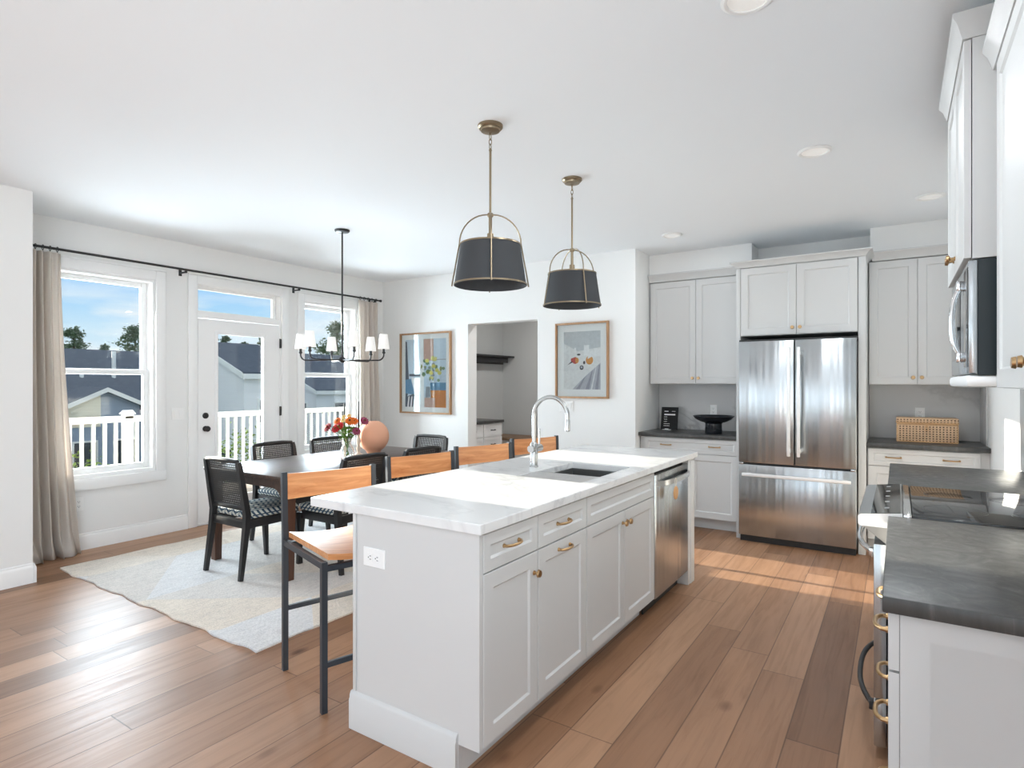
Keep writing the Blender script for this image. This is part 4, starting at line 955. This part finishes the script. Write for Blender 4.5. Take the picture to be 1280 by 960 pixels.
def curtain(label, ya, yb, yc, yd, nf, seed, ztop, ybias):
    r = thing('curtain', label, 'curtain', (RX, (ya + yb) / 2, 0))
    rg = random.Random(seed); ph = [rg.uniform(-.5, .5) for _ in range(nf + 2)]
    b = MB(); NU, NV = nf * 14, 40; G = []
    for j in range(NV + 1):
        t = j / NV; z_ = ztop * (1 - t) + .006 * t; row = []
        for i in range(NU + 1):
            s_ = i / NU; f = s_ * nf
            e = t ** 1.6
            y_ = (ya + (yb - ya) * s_) * (1 - e) + (yc + (yd - yc) * s_) * e
            am = .030 + .022 * t
            x_ = RX + .002 + am * math.sin(2 * PI * f + .9 * math.sin(2.1 * t + ph[int(f)])) * (.75 + .35 * math.sin(f * 1.7 + seed)) + .010 * math.sin(5 * t + f * 2)
            if t > .93: x_ += (t - .93) * 1.3 * (.5 + .5 * math.sin(f * 2.3)); y_ += (t - .93) * .35 * math.sin(f * 3.1)
            zz = z_ + (0 if j < NV else .0)
            row.append(b.bm.verts.new((x_, y_ + ybias * e * s_, zz)))
        G.append(row)
    for j in range(NV):
        for i in range(NU): b.bm.faces.new((G[j][i], G[j][i + 1], G[j + 1][i + 1], G[j + 1][i]))
    o = b.build('cloth', M_curtain, r); sm = o.modifiers.new('thick', 'SOLIDIFY'); sm.thickness = .003; sm.offset = 0
    for k in range(nf):
        yy = ya + (yb - ya) * (k + .5) / nf
        MB().tube([(RX + .019 * math.cos(q), yy, RZ - .003 + .019 * math.sin(q)) for q in [2 * PI * i / 18 for i in range(18)]], .0028, 6, True).box(RX - .002, RX + .002, yy - .003, yy + .003, RZ - .042, RZ - .018, .001).build('ring', M_black, r)
    return r
curtain('beige linen curtain gathered at the left end of the rod, pooling on the floor', 1.715, 1.955, 1.735, 2.075, 5, 4, 2.452, .0)
curtain('beige linen curtain gathered at the far right end of the rod, behind the terracotta vase', 5.08, 5.41, 5.10, 5.46, 5, 9, 2.452, 0)

# ------------------------------------------------------------------ pictures
def picture(label, x0, x1, z0, z1, mw, layers, mats):
    yw = 5.5985; r = thing('framed_picture', label, 'picture', ((x0 + x1) / 2, yw, z0)); fw, dp = .020, .038
    b = MB(); b.box(x0, x0 + fw, yw - dp, yw, z0, z1, .002).box(x1 - fw, x1, yw - dp, yw, z0, z1, .002).box(x0 + fw, x1 - fw, yw - dp, yw, z1 - fw, z1, .002).box(x0 + fw, x1 - fw, yw - dp, yw, z0, z0 + fw, .002).build('frame', M_frame, r)
    MB().box(x0 + fw, x1 - fw, yw - .012, yw - .004, z0 + fw, z1 - fw).build('mat_board', M_mat_board, r, False)
    ax, bx, az, bz = x0 + fw + mw, x1 - fw - mw, z0 + fw + mw, z1 - fw - mw
    b = MB(); yy = yw - .0125
    for k, (mi, poly) in enumerate(layers):
        b.face([(ax + (bx - ax) * u, yy - .00025 * k, az + (bz - az) * w_) for u, w_ in poly], mi)
    o = b.build('print', mats, r, False)
    MB().box(x0 + fw, x1 - fw, yw - .028, yw - .0255, z0 + fw, z1 - fw).build('glass', M_pane, r, False)
def blob(cu, cw, ru, rw, n=12, ph=0): return [(cu + ru * math.cos(2 * PI * i / n + ph), cw + rw * math.sin(2 * PI * i / n + ph)) for i in range(n)]
A1 = [flat('print_' + n_, srgb(*c_), .8) for n_, c_ in (('pale_blue', (204, 222, 238)), ('navy', (84, 96, 112)), ('white', (242, 245, 248)), ('rust', (206, 174, 162)), ('teal', (96, 146, 184)), ('orange', (206, 132, 62)), ('green', (124, 150, 122)), ('yellow', (214, 212, 130)), ('grey', (150, 158, 168)), ('olive', (140, 152, 96)))]
rect = lambda a, b, c, d: [(a, c), (b, c), (b, d), (a, d)]
lay = [(0, rect(0, 1, 0, 1)), (1, [(0, 0), (.10, .30), (.06, .7), (.04, .97), (0, .98)]), (4, [(0, .20), (.24, .18), (.14, .42), (0, .40)]), (3, rect(.46, .70, .68, 1)), (4, rect(.62, 1, .24, .36)), (8, rect(.66, 1, .69, .70)),
       (5, rect(.62, 1, 0, .25)), (3, rect(.48, .74, 0, .14)), (2, [(.22, .5), (.27, .74), (.44, .5)]), (1, rect(.10, .48, .455, .49)), (2, [(.16, .44), (.47, .44), (.47, .18), (.34, .19), (.22, .22)]), (1, [(0, .0), (0, .14), (.22, .20), (.34, .18), (.30, .0)])]
for k in range(5): lay.append((2, [(.05 + k * .075, 0), (.09 + k * .075, 0), (.11 + k * .075, .16), (.08 + k * .075, .15)]))
lay += [(2, [(.40, 0), (.48, 0), (.46, 1), (.36, 1)]), (0, [(.50, .42), (.62, .42), (.64, .15), (.50, .14)]), (8, [(.52, .30), (.62, .30), (.63, .15), (.51, .14)])]
rg = random.Random(5)
for k in range(34): lay.append(((6, 9, 6, 8, 7)[k % 5], blob(.62 + rg.gauss(0, .13), .58 + rg.gauss(0, .085), rg.uniform(.02, .06), rg.uniform(.012, .04), 5, rg.uniform(0, 3))))
for k in range(5): lay.append((7, blob((.56, .80, .72, .86, .66)[k], (.68, .54, .60, .50, .50)[k], .05, .03, 8)))
picture('oak framed interior painting of yellow flowers beside a chair, left of the opening', -5.406, -4.562, 1.025, 2.050, .062, lay, A1)
A2 = [flat('still_' + n_, srgb(*c_), .8) for n_, c_ in (('grey', (206, 211, 216)), ('cloth', (234, 235, 237)), ('fold', (188, 190, 200)), ('red', (196, 84, 78)), ('orange', (222, 158, 92)), ('dark', (86, 84, 90)), ('white', (242, 243, 246)), ('shade', (156, 156, 170)))]
lay = [(0, rect(0, 1, 0, 1)), (1, [(0, .80), (.40, .66), (1, .72), (1, .45), (.25, 0), (0, 0)]), (2, [(.24, .0), (1, .0), (1, .45), (.62, .24)]), (7, [(.34, .0), (.44, .0), (.60, .22), (.56, .20)]), (7, [(.60, .0), (.70, .0), (.80, .33), (.76, .30)]), (1, [(.74, .0), (.78, .0), (.90, .40), (.88, .38)]), (7, [(.86, 0), (.94, 0), (.99, .42), (.96, .42)]),
       (6, rect(.56, .70, .58, .76)), (6, rect(.30, .34, .64, .72)), (6, rect(.84, 1, .56, .70)), (4, blob(.71, .50, .10, .075)), (6, [(.66, .52), (.84, .58), (.80, .68), (.68, .62)]), (3, blob(.32, .50, .085, .06)), (4, blob(.37, .50, .05, .05)), (5, [(.10, .42), (.26, .47), (.24, .50)]), (3, blob(.25, .51, .05, .035)), (5, blob(.42, .60, .05, .016)), (5, blob(.50, .375, .055, .04)), (2, blob(.50, .38, .03, .02)), (5, blob(.57, .46, .03, .03))]
picture('oak framed still-life print of fruit on a white cloth, right of the opening', -3.100, -2.480, 1.248, 2.052, .075, lay, A2)

# ------------------------------------------------------------------ rug, table
b = MB(); rx0, rx1, ry_0, ry_1 = -5.29, -2.79, 1.815, 4.88; N = 60; rr = random.Random(2)
def wob(i, s_): return .009 * math.sin(i * .55 + s_) + .004 * math.sin(i * 1.3 + s_ * 2)
ring = [(rx0 + (rx1 - rx0) * i / N, ry_0 + wob(i, 1)) for i in range(N)] + [(rx1 + wob(i, 2), ry_0 + (ry_1 - ry_0) * i / N) for i in range(N)] + [(rx1 - (rx1 - rx0) * i / N, ry_1 + wob(i, 3)) for i in range(N)] + [(rx0 + wob(i, 4), ry_1 - (ry_1 - ry_0) * i / N) for i in range(N)]
b.prism(ring, 'z', .001, .011); o = b.build('area_rug', M_rug, None, False); tag(o, 'large beige and grey braided rug under the dining table', 'rug')
r = thing('dining_table', 'long dark walnut dining table with curved leg brackets, set near the windows', 'table', (-4.06, 3.47, .011))
TX0, TX1, TY0, TY1 = -4.585, -3.535, 2.53, 4.42
MB().box(TX0, TX1, TY0, TY1, .722, .750, .005).build('tabletop', M_walnut, r)
def apron_poly(a, b, zt, zb, rad): # profile between legs with curved brackets
    pts = [(a, zt), (a, zb - rad)]
    for i in range(1, 9): q = PI / 2 * i / 8; pts.append((a + rad - rad * math.cos(q), zb - rad + rad * math.sin(q)))
    for i in range(0, 8): q = PI / 2 * i / 8; pts.append((b - rad + rad * math.sin(q), zb - rad + rad * math.cos(q)))
    pts += [(b, zb - rad), (b, zt)]; return pts
lg = .068
for nm, yy in (('near', TY0 + .035), ('far', TY1 - .035 - .03)):
    MB().prism(apron_poly(TX0 + .035 + lg, TX1 - .035 - lg, .7215, .655, .10), 'y', yy, yy + .03).build('apron', M_walnut, r)
for xx in (TX0 + .035, TX1 - .035 - .03):
    MB().prism(apron_poly(TY0 + .035 + lg, TY1 - .035 - lg, .7215, .655, .10), 'x', xx, xx + .03).build('apron', M_walnut, r)
for xx in (TX0 + .035 + lg / 2, TX1 - .035 - lg / 2):
    for yy in (TY0 + .035 + lg / 2, TY1 - .035 - lg / 2):
        MB().tube([(xx, yy, .0125), (xx, yy, .45), (xx, yy, .7215)], [.027, .034, .034], square=True).build('leg', M_walnutleg, r)
# things on the table
TZ = .7505
vx, vy = -4.018, 3.49
r = thing('glass_vase', 'clear ribbed glass vase of flowers on the dining table', 'vase', (vx, vy, TZ))
MB().lathe([(0, .0), (.052, .0), (.060, .012), (.062, .05), (.050, .09), (.030, .125), (.030, .140), (.046, .195), (.0445, .196), (.027, .142), (.027, .124), (.046, .088), (.057, .050), (.055, .016), (0, .012)], (vx, vy, TZ + .0005), 40).build('vase_body', M_vase, r)
R3, F3 = Vector((math.cos(TH), math.sin(TH), 0)), Vector((-math.sin(TH), math.cos(TH), 0))
PET = {'dark red': flat('dark_red_petals', srgb(130, 24, 40)), 'red': flat('red_petals', srgb(176, 40, 44)), 'orange': flat('orange_petals', srgb(214, 110, 44)), 'mauve': flat('mauve_petals', srgb(146, 66, 92)), 'cream': flat('cream_petals', srgb(232, 206, 140))}
M_stem = flat('flower_stem', srgb(84, 120, 48)); M_leafg = flat('flower_leaf', srgb(112, 152, 50)); M_eye = flat('flower_eye', srgb(98, 60, 30))
def flower(du, dd, z_, col, rad, label, group, tilt=.5):
    rad *= 1.32
    base = Vector((vx, vy, TZ)); top = base + R3 * du + F3 * dd + Z1 * z_
    r = thing('flower', label, 'flower', base + Z1 * .03, 0, group)
    side = R3 * du + F3 * dd
    p0 = base + Z1 * .03 - side * .10; p1 = base + side * .12 + Z1 * .135; p2 = base + side * .55 + Z1 * (z_ * .7 + .03)
    MB().tube([p0, (p0 + p1) / 2, p1, p2, top - Z1 * .006], .0022, 6).build('stem', M_stem, r)
    n = (Z1 * .65 + side.normalized() * tilt * .7 + F3 * -.85).normalized(); u = n.cross(Z1 if abs(n.z) < .9 else X1).normalized(); w_ = n.cross(u)
    b = MB()
    for ly, (k, rr2, up) in enumerate(((11, rad, .0), (9, rad * .72, .006), (6, rad * .42, .011))):
        for i in range(k):
            q = 2 * PI * i / k + ly * .3; d1 = u * math.cos(q) + w_ * math.sin(q); d2 = -u * math.sin(q) + w_ * math.cos(q)
            c = top + n * up; wd = rr2 * .30
            b.face([c + d1 * .004 - d2 * wd * .3, c + d1 * rr2 * .6 - d2 * wd + n * .004, c + d1 * rr2 + n * .001, c + d1 * rr2 * .6 + d2 * wd + n * .004, c + d1 * .004 + d2 * wd * .3])
    bo = b.build('petals', PET[col], r, False); sm = bo.modifiers.new('thick', 'SOLIDIFY'); sm.thickness = .0012
    MB().sph(top + n * .009, rad * .26, seg=8).build('flower_eye', M_eye, r)
    b = MB(); rg2 = random.Random(int((du + 1) * 999) + int(z_ * 777))
    for i in range(8):
        c = base + side * (.15 + .07 * i) + Z1 * (.185 + .012 * i); q = rg2.uniform(0, 6.28)
        d1 = (R3 * math.cos(q) + F3 * math.sin(q) + Z1 * rg2.uniform(-.2, .7)).normalized(); d2 = d1.cross(Z1).normalized()
        b.face([c, c + d1 * .026 + d2 * .016, c + d1 * .066 - Z1 * .006, c + d1 * .026 - d2 * .016])
    lo = b.build('leaves', M_leafg, r, False); sm = lo.modifiers.new('thick', 'SOLIDIFY'); sm.thickness = .0008
flower(-.165, -.02, .272, 'dark red', .036, 'dark red flower reaching furthest left from the glass vase', None, .9)
for a in ((-.085, -.05, .262), (-.055, -.04, .285), (-.10, .02, .275)): flower(*a, 'red', .034, 'red flower in the left cluster of the vase bouquet', 'red flowers left in the vase', .6)
for a in ((.030, -.03, .330), (.055, .01, .325), (.015, .03, .318)): flower(*a, 'orange', .033, 'rust orange flower at the top right of the vase bouquet', 'rust orange flowers in the vase', .5)
flower(-.095, .03, .325, 'orange', .030, 'orange flower at the top left of the vase bouquet', None)
for a in ((-.02, -.05, .335), (.0, .05, .37), (-.04, .03, .36)): flower(*a, 'cream', .018, 'small cream yellow flower amid the vase bouquet', 'cream flowers in the vase', .4)
flower(.088, -.03, .240, 'mauve', .032, 'dusky mauve flower drooping low on the right of the vase', None, 1.0)
flower(.145, .02, .325, 'mauve', .034, 'dusky mauve flower reaching out in front of the terracotta vase', None, 1.0)
r = thing('terracotta_vase', 'large round matte terracotta vase on the dining table beside the flowers', 'vase', (-4.10, 3.875, TZ))
prof = [(0, 0), (.055, 0), (.060, .006)] + [(.143 * math.sin(q), .160 - .150 * math.cos(q) * 1.0) for q in [math.radians(d_) for d_ in range(30, 160, 8)]] + [(.045, .301), (.040, .298), (.030, .285), (.03, .20), (0, .19)]
MB().lathe(prof, (-4.10, 3.875, TZ + .0005), 56).build('vase_body', M_terra, r)
for (x, y, hh, lb) in ((-4.21, 3.62, .255, 'black taper candle in a cream holder directly behind the flowers'), (-4.12, 3.71, .275, 'black taper candle in a cream holder between the flowers and the terracotta vase')):
    r = thing('candlestick', lb, 'candle', (x, y, TZ))
    MB().lathe([(0, 0), (.040, 0), (.042, .006), (.022, .016), (.012, .03), (.020, .06), (.011, .09), (.022, .13), (.011, .165), (.018, .20), (.020, .225), (.014, .228), (.012, .215), (0, .215)], (x, y, TZ + .0005), 28).build('holder', M_cream, r)
    MB().cyl((x, y, TZ + .215), (x + .004, y, TZ + .215 + hh), .0105, .006, 14).cyl((x + .004, y, TZ + .215 + hh), (x + .004, y, TZ + .225 + hh), .001, .001, 6).build('taper', M_wax, r)

# ------------------------------------------------------------------ dining chairs (local: faces +Y)
r = CH = thing('dining_chair', '', 'chair', (0, 0, 0))
def ch(b, n_, m, par=r): return b.build(n_, m, par, True, True)
for sx in (-1, 1):
    ch(MB().tube([(sx * .222, -.262, 0), (sx * .214, -.215, .36), (sx * .212, -.208, .46), (sx * .208, -.262, .80), (sx * .205, -.270, .835)], [.014, .020, .021, .016, .014], square=True), 'leg', M_blackwood)
    ch(MB().tube([(sx * .218, .236, 0), (sx * .206, .212, .40)], [.013, .021], square=True), 'leg', M_blackwood)
b = MB()
for sx in (-1, 1): b.box(sx * .206 - .013, sx * .206 + .013, -.20, .20, .355, .415, .003)
b.box(-.20, .20, .195, .222, .355, .415, .003).box(-.20, .20, -.222, -.196, .355, .415, .003); ch(b, 'seat_frame', M_blackwood)
b = MB(); rg = []
NC = 10
cu = MB().box(-.222, .222, -.192, .232, .416, .470, .024); ch(cu, 'cushion', M_leaf)
tp = MB().tube([(-.205, -.262, .815), (-.19, -.269, .838), (-.10, -.276, .844), (.10, -.276, .844), (.19, -.269, .838), (.205, -.262, .815)], [.013, .016, .017, .017, .016, .013], square=False)
ch(tp, 'top_rail', M_blackwood)
ch(MB().box(-.20, .20, -.224, -.200, .482, .512, .004), 'lower_rail', M_blackwood)
b = MB()
V_ = [(-.195, -.2165, .510), (.195, -.2165, .510), (.192, -.2715, .832), (-.192, -.2715, .832)]
F_ = [b.bm.verts.new(p) for p in V_]; B_ = [b.bm.verts.new((p[0], p[1] + .004, p[2])) for p in V_]
b.bm.faces.new(F_); b.bm.faces.new(B_[::-1])
for i in range(4): b.bm.faces.new((F_[i], F_[(i + 1) % 4], B_[(i + 1) % 4], B_[i]))
ch(b, 'cane_back', M_cane)
RUGZ = .0115
spots = [(-4.085, 2.66, .0, 'black cane-back dining chair at the near end of the table, back to the camera'),
         (-4.535, 3.305, -PI / 2, 'black cane-back dining chair on the patio-door side of the table, nearer one'),
         (-4.535, 3.93, -PI / 2, 'black cane-back dining chair on the window side of the table, farther one'),
         (-3.635, 3.10, PI / 2, 'black cane-back dining chair facing the windows, just behind the nearest stools'),
         (-3.635, 3.745, PI / 2, 'black cane-back dining chair facing the windows, farther along by the stools'),
         (-4.08, 4.395, PI, 'black cane-back dining chair at the far end of the table by the picture wall')]
for i, (x, y, rz, lb) in enumerate(spots):
    if i == 0: CH.location = (x, y, RUGZ); CH.rotation_euler = (0, 0, rz); CH['label'] = lb; CH['group'] = 'dining chairs'
    else: dup(CH, (x, y, RUGZ), rz, lb, 'dining chairs')

# ------------------------------------------------------------------ counter stools (local: faces +Y)
r = ST = thing('counter_stool', '', 'stool', (0, 0, 0))
def stp(b, n_, m): return b.build(n_, m, r, True, True)
for sx in (-1, 1):
    stp(MB().tube([(sx * .2365, -.2445, 0), (sx * .2365, -.2445, .64), (sx * .2365, -.262, .965)], .0125, square=True), 'leg', M_stoolmetal)
    stp(MB().tube([(sx * .2365, .2445, 0), (sx * .2365, .2445, .642)], .0125, square=True), 'leg', M_stoolmetal)
b = MB()
for sx in (-1, 1): b.box(sx * .2365 - .011, sx * .2365 + .011, -.232, .232, .612, .640)
b.box(-.225, .225, .233, .255, .600, .624).box(-.225, .225, -.255, -.233, .600, .624); stp(b, 'seat_rail', M_stoolmetal)
stp(MB().box(-.225, .225, .236, .254, .190, .212, .001), 'footrest', M_stoolmetal)
stp(MB().box(-.225, .225, -.254, -.236, .290, .312, .001), 'stretcher', M_stoolmetal)
b = MB(); N = 16; T_, B_ = [], []
for i in range(N + 1):
    t = -1 + 2 * i / N; x_ = t * .222; zz = .632 + .022 * t * t
    T_.append([b.bm.verts.new((x_, y_, zz + .022)) for y_ in (-.232, .256)]); B_.append([b.bm.verts.new((x_, y_, zz - .004 if abs(t) < 2 else zz)) for y_ in (-.232, .256)])
for i in range(N):
    b.bm.faces.new((T_[i][0], T_[i + 1][0], T_[i + 1][1], T_[i][1])); b.bm.faces.new((B_[i][0], B_[i][1], B_[i + 1][1], B_[i + 1][0]))
    for k in (0, 1): b.bm.faces.new((T_[i][k], T_[i + 1][k], B_[i + 1][k], B_[i][k]))
for i in (0, N): b.bm.faces.new((T_[i][0], T_[i][1], B_[i][1], B_[i][0]))
stp(b, 'seat', M_oak)
b = MB(); rows = []
for i in range(N + 1):
    t = -1 + 2 * i / N; x_ = t * .222; yb = -.255 - .020 * (1 - t * t); row = []
    zl = .832 + .0; zh = .958 - .006 * (1 - t * t)
    row = [b.bm.verts.new((x_, yb + (.006 if zq > .9 else .012) - .003, zq)) for zq in (zl, zh)] + [b.bm.verts.new((x_, yb - .012 + (.0 if zq > .9 else .006), zq)) for zq in (zh, zl)]
    rows.append(row)
for A, B in zip(rows, rows[1:]):
    for k in range(4): b.bm.faces.new((A[k], A[(k + 1) % 4], B[(k + 1) % 4], B[k]))
b.bm.faces.new(rows[0]); b.bm.faces.new(rows[-1]); stp(b, 'backrest', M_oak)
for i, (x, y, ang, lb) in enumerate(((-2.204, 1.943, 17.2, 'oak backed counter stool nearest the camera, its legs fully in view'), (-2.246, 2.698, 14.3, 'second oak backed counter stool from the near end of the island'), (-2.249, 3.344, 18.0, 'third oak backed counter stool along the island, left of the faucet'), (-2.238, 4.035, 19.0, 'farthest oak backed counter stool, seen behind the faucet'))):
    if i == 0: ST.location = (x, y, .0005); ST.rotation_euler = (0, 0, math.radians(-90 - ang)); ST['label'] = lb; ST['group'] = 'counter stools'
    else: dup(ST, (x, y, .0005), math.radians(-90 - ang), lb, 'counter stools')

# ------------------------------------------------------------------ outside
o = struct(MB().box(-140, -5.95, -60, 90, -3.4, -3.0), 'lawn', M_grass, smooth=False)
b = MB()
for i in range(17): x = -8.30 + i * .14; b.box(x, x + .133, 0.2, 9.5, -.09, -.06)
struct(b, 'deck', M_deck, smooth=False)
r = thing('deck_railing', 'white vinyl deck railing with square balusters outside the windows', 'railing', (-8.1, 4.8, -.06))
MB().box(-8.15, -8.05, .3, 9.4, .965, 1.00, .004).box(-8.135, -8.065, .3, 9.4, .925, .965, .002).build('top_rail', M_vinyl, r)
MB().box(-8.135, -8.065, .3, 9.4, .03, .085, .004).build('bottom_rail', M_vinyl, r)
for yy in (.35, 1.93, 3.51, 5.75, 7.9):
    p = MB().box(-8.150, -8.050, yy - .050, yy + .050, -.0595, 1.02, .003).build('post', M_vinyl, r)
    MB().box(-8.168, -8.032, yy - .068, yy + .068, 1.02, 1.038, .004).prism([(-8.165, 1.038), (-8.035, 1.038), (-8.10, 1.072)], 'y', yy - .06, yy + .06).build('post_cap', M_vinyl, p)
k = 0; yy = .47
while yy < 9.35:
    if min(abs(yy - q) for q in (.35, 1.93, 3.51, 5.75, 7.9)) > .09: MB().box(-8.118, -8.082, yy - .017, yy + .017, .085, .925).build('baluster', M_vinyl, r, False)
    yy += .121
def house_window(r, x, y, z, w, h, N):
    if abs(N[0]) > .5: f = MB().box(x, x + .05 * N[0], y - w / 2, y + w / 2, z, z + h); p = MB().box(x + .05 * N[0], x + .06 * N[0], y - w / 2 + .07, y + w / 2 - .07, z + .07, z + h - .07)
    else: f = MB().box(x - w / 2, x + w / 2, y, y + .05 * N[1], z, z + h); p = MB().box(x - w / 2 + .07, x + w / 2 - .07, y + .05 * N[1], y + .06 * N[1], z + .07, z + h - .07)
    fo = f.build('window', M_vinyl, r, False); p.build('pane', M_winglass, fo, False)
def gable_house(label, x0, x1, y0, y1, ridge_axis, ze, zr, msid, over=.3, th=.16, root=None):
    r = root or thing('house', label, 'house', ((x0 + x1) / 2, (y0 + y1) / 2, -3.0))
    if ridge_axis == 'y':
        xm = (x0 + x1) / 2; MB().prism([(x0, -3), (x1, -3), (x1, ze), (xm, zr), (x0, ze)], 'y', y0, y1).build('wall', msid, r, False)
        sl = (zr - ze) / (xm - x0); zo = ze - over * sl
        rf = MB().prism([(x0 - over, zo + .02), (xm, zr + .02), (x1 + over, zo + .02), (x1 + over, zo + .02 + th), (xm, zr + .02 + th), (x0 - over, zo + .02 + th)], 'y', y0 - over, y1 + over).build('roof', M_roof, r, False)
        for yy in (y0 - over - .04, y1 + over + .0):
            MB().prism([(x0 - over, zo - .02), (xm, zr - .02), (x1 + over, zo - .02), (x1 + over, zo + .16), (xm, zr + .16), (x0 - over, zo + .16)], 'y', yy, yy + .04).build('rake_board', M_vinyl, r, False)
        for xx in (x0 - over - .05, x1 + over): MB().box(xx, xx + .05, y0 - over, y1 + over, zo - .06, zo + .12).build('gutter', M_vinyl, r, False)
    else:
        ym = (y0 + y1) / 2; MB().prism([(y0, -3), (y1, -3), (y1, ze), (ym, zr), (y0, ze)], 'x', x0, x1).build('wall', msid, r, False)
        sl = (zr - ze) / (ym - y0); zo = ze - over * sl
        MB().prism([(y0 - over, zo + .02), (ym, zr + .02), (y1 + over, zo + .02), (y1 + over, zo + .02 + th), (ym, zr + .02 + th), (y0 - over, zo + .02 + th)], 'x', x0 - over, x1 + over).build('roof', M_roof, r, False)
        for xx in (x1 + over, x0 - over - .04):
            MB().prism([(y0 - over, zo - .02), (ym, zr - .02), (y1 + over, zo - .02), (y1 + over, zo + .16), (ym, zr + .16), (y0 - over, zo + .16)], 'x', xx, xx + .04).build('rake_board', M_vinyl, r, False)
    return r
r = gable_house('dark roofed blue-grey house with a small front gable, seen through the left window', -40, -29.5, 1.0, 17.5, 'y', .25, 3.0, M_sid_blue)
for yy, zt in ((11.9, 1.65), (13.25, 2.65)): MB().cyl((-32.0, yy, 1.4), (-32.0, yy, zt + .35), .09, seg=12).cyl((-32.0, yy, 1.35), (-32.0, yy, 1.5), .2, .12, seg=12).build('vent_pipe', M_vinyl, r)
r = gable_house('', -29.3, -27.4, 9.65, 12.35, 'x', .47, 1.10, M_sid_blue, root=r)
MB().prism([(9.70, -.35), (10.85, -.35), (10.85, 1.0), (9.70, .47)], 'x', -27.40, -27.36).build('gable_panel', M_sid_cream, r, False)
for yy in (10.3, 11.8): house_window(r, -27.4, yy, -2.2, .9, 1.3, (1, 0))
r = gable_house('white sided house with a dark roof seen through the patio door', -24.2, -18.6, 11.67, 13.9, 'y', 1.68, 2.80, M_sid_white, over=.12)
house_window(r, -18.6, 12.45, .0, .55, .9, (1, 0)); house_window(r, -19.6, 11.67, -2.0, .8, 1.2, (0, -1))
r = gable_house('white sided house with a low dark roof seen through the right window', -34.0, -24.0, 18.9, 34.0, 'y', 1.0, 3.0, M_sid_white, over=.15)
house_window(r, -25.2, 18.9, -.6, 1.1, 1.1, (0, -1)); house_window(r, -24.0, 20.6, -.7, 1.3, 1.2, (1, 0))
def tree(label, x, y, h, rad, kind, group, seed, name='tree', cat='tree', z0=-3.0, mf=M_fol1, n=1500, leaf=.35):
    r = thing(name, label, cat, (x, y, z0), 0, group); rg = random.Random(seed)
    MB().cyl((x, y, z0), (x, y, z0 + h * (.9 if kind == 'pine' else .6)), h * .022, h * .006, 8).build('trunk', M_bark, r)
    b = MB()
    cl = []
    for k in range(44):
        t = rg.random(); q = rg.uniform(0, 2 * PI)
        if kind == 'pine': rr = rad * (1 - t * t) ** .7 * rg.uniform(.15, .85); c = (x + rr * math.cos(q), y + rr * math.sin(q), z0 + h * (.52 + .45 * t)); s_ = rad * .26 + .06
        else: rr = rad * rg.uniform(.1, .8); c = (x + rr * math.cos(q), y + rr * math.sin(q), z0 + h * (.30 + .60 * t)); s_ = rad * .42
        cl.append((c, s_))
    for k in range(n):
        c, s_ = cl[k % len(cl)]
        p = Vector(c) + Vector((rg.gauss(0, .5), rg.gauss(0, .5), rg.gauss(0, .30))) * s_
        d1 = Vector((rg.uniform(-1, 1), rg.uniform(-1, 1), rg.uniform(-.6, .6))).normalized(); d2 = d1.cross(Vector((rg.uniform(-1, 1), rg.uniform(-1, 1), 1))).normalized(); l_ = leaf * rg.uniform(.5, 1.2)
        b.face([p - d1 * l_ * .5, p + d2 * l_ * .28, p + d1 * l_ * .5, p - d2 * l_ * .28])
    b.build('foliage', mf, r, False)
TR = 'trees behind the neighbouring roofs'
tl = ('dark pine rising behind the roof at the left of the left window', 'dark pine rising behind the roof at the right of the left window')
for i, (x, y, h, rad, lb) in enumerate(((-66, 23.9, 9.9, 1.9, tl[0]), (-66, 29.3, 10.4, 2.3, tl[1]), (-73, 29.3, 8.8, .9, 'small dark pine between the two larger ones in the left window'),
        (-60, 35.5, 9.7, 1.0, 'dark pine top behind the roof at the left of the door glass'), (-60, 39.9, 9.7, 1.0, 'dark pine top behind the roof at the right of the door glass'), (-60, 37.7, 9.3, .9, 'small pine top behind the roof at the middle of the door glass'),
        (-44, 37.0, 10.2, 2.2, 'tall dark tree behind the roof in the right window'))):
    tree(lb, x, y, h, rad, 'pine', TR, 20 + i, n=3200, leaf=.34)
for i, (x, y, h, rad, lb) in enumerate(((-11.2, 4.0, 3.7, .75, 'green shrub beyond the railing in the left window'), (-11.0, 7.1, 3.75, .8, 'green shrub beyond the railing in the patio door glass'), (-11.4, 5.55, 3.4, .65, 'low green shrub beyond the railing left of the patio door'), (-11.6, 9.9, 3.4, .75, 'green shrub beyond the railing in the right window'))):
    tree(lb, x, y, h, rad, 'bush', 'shrubs beyond the railing', 60 + i, 'shrub', 'shrub', mf=M_fol2, n=1400, leaf=.11)
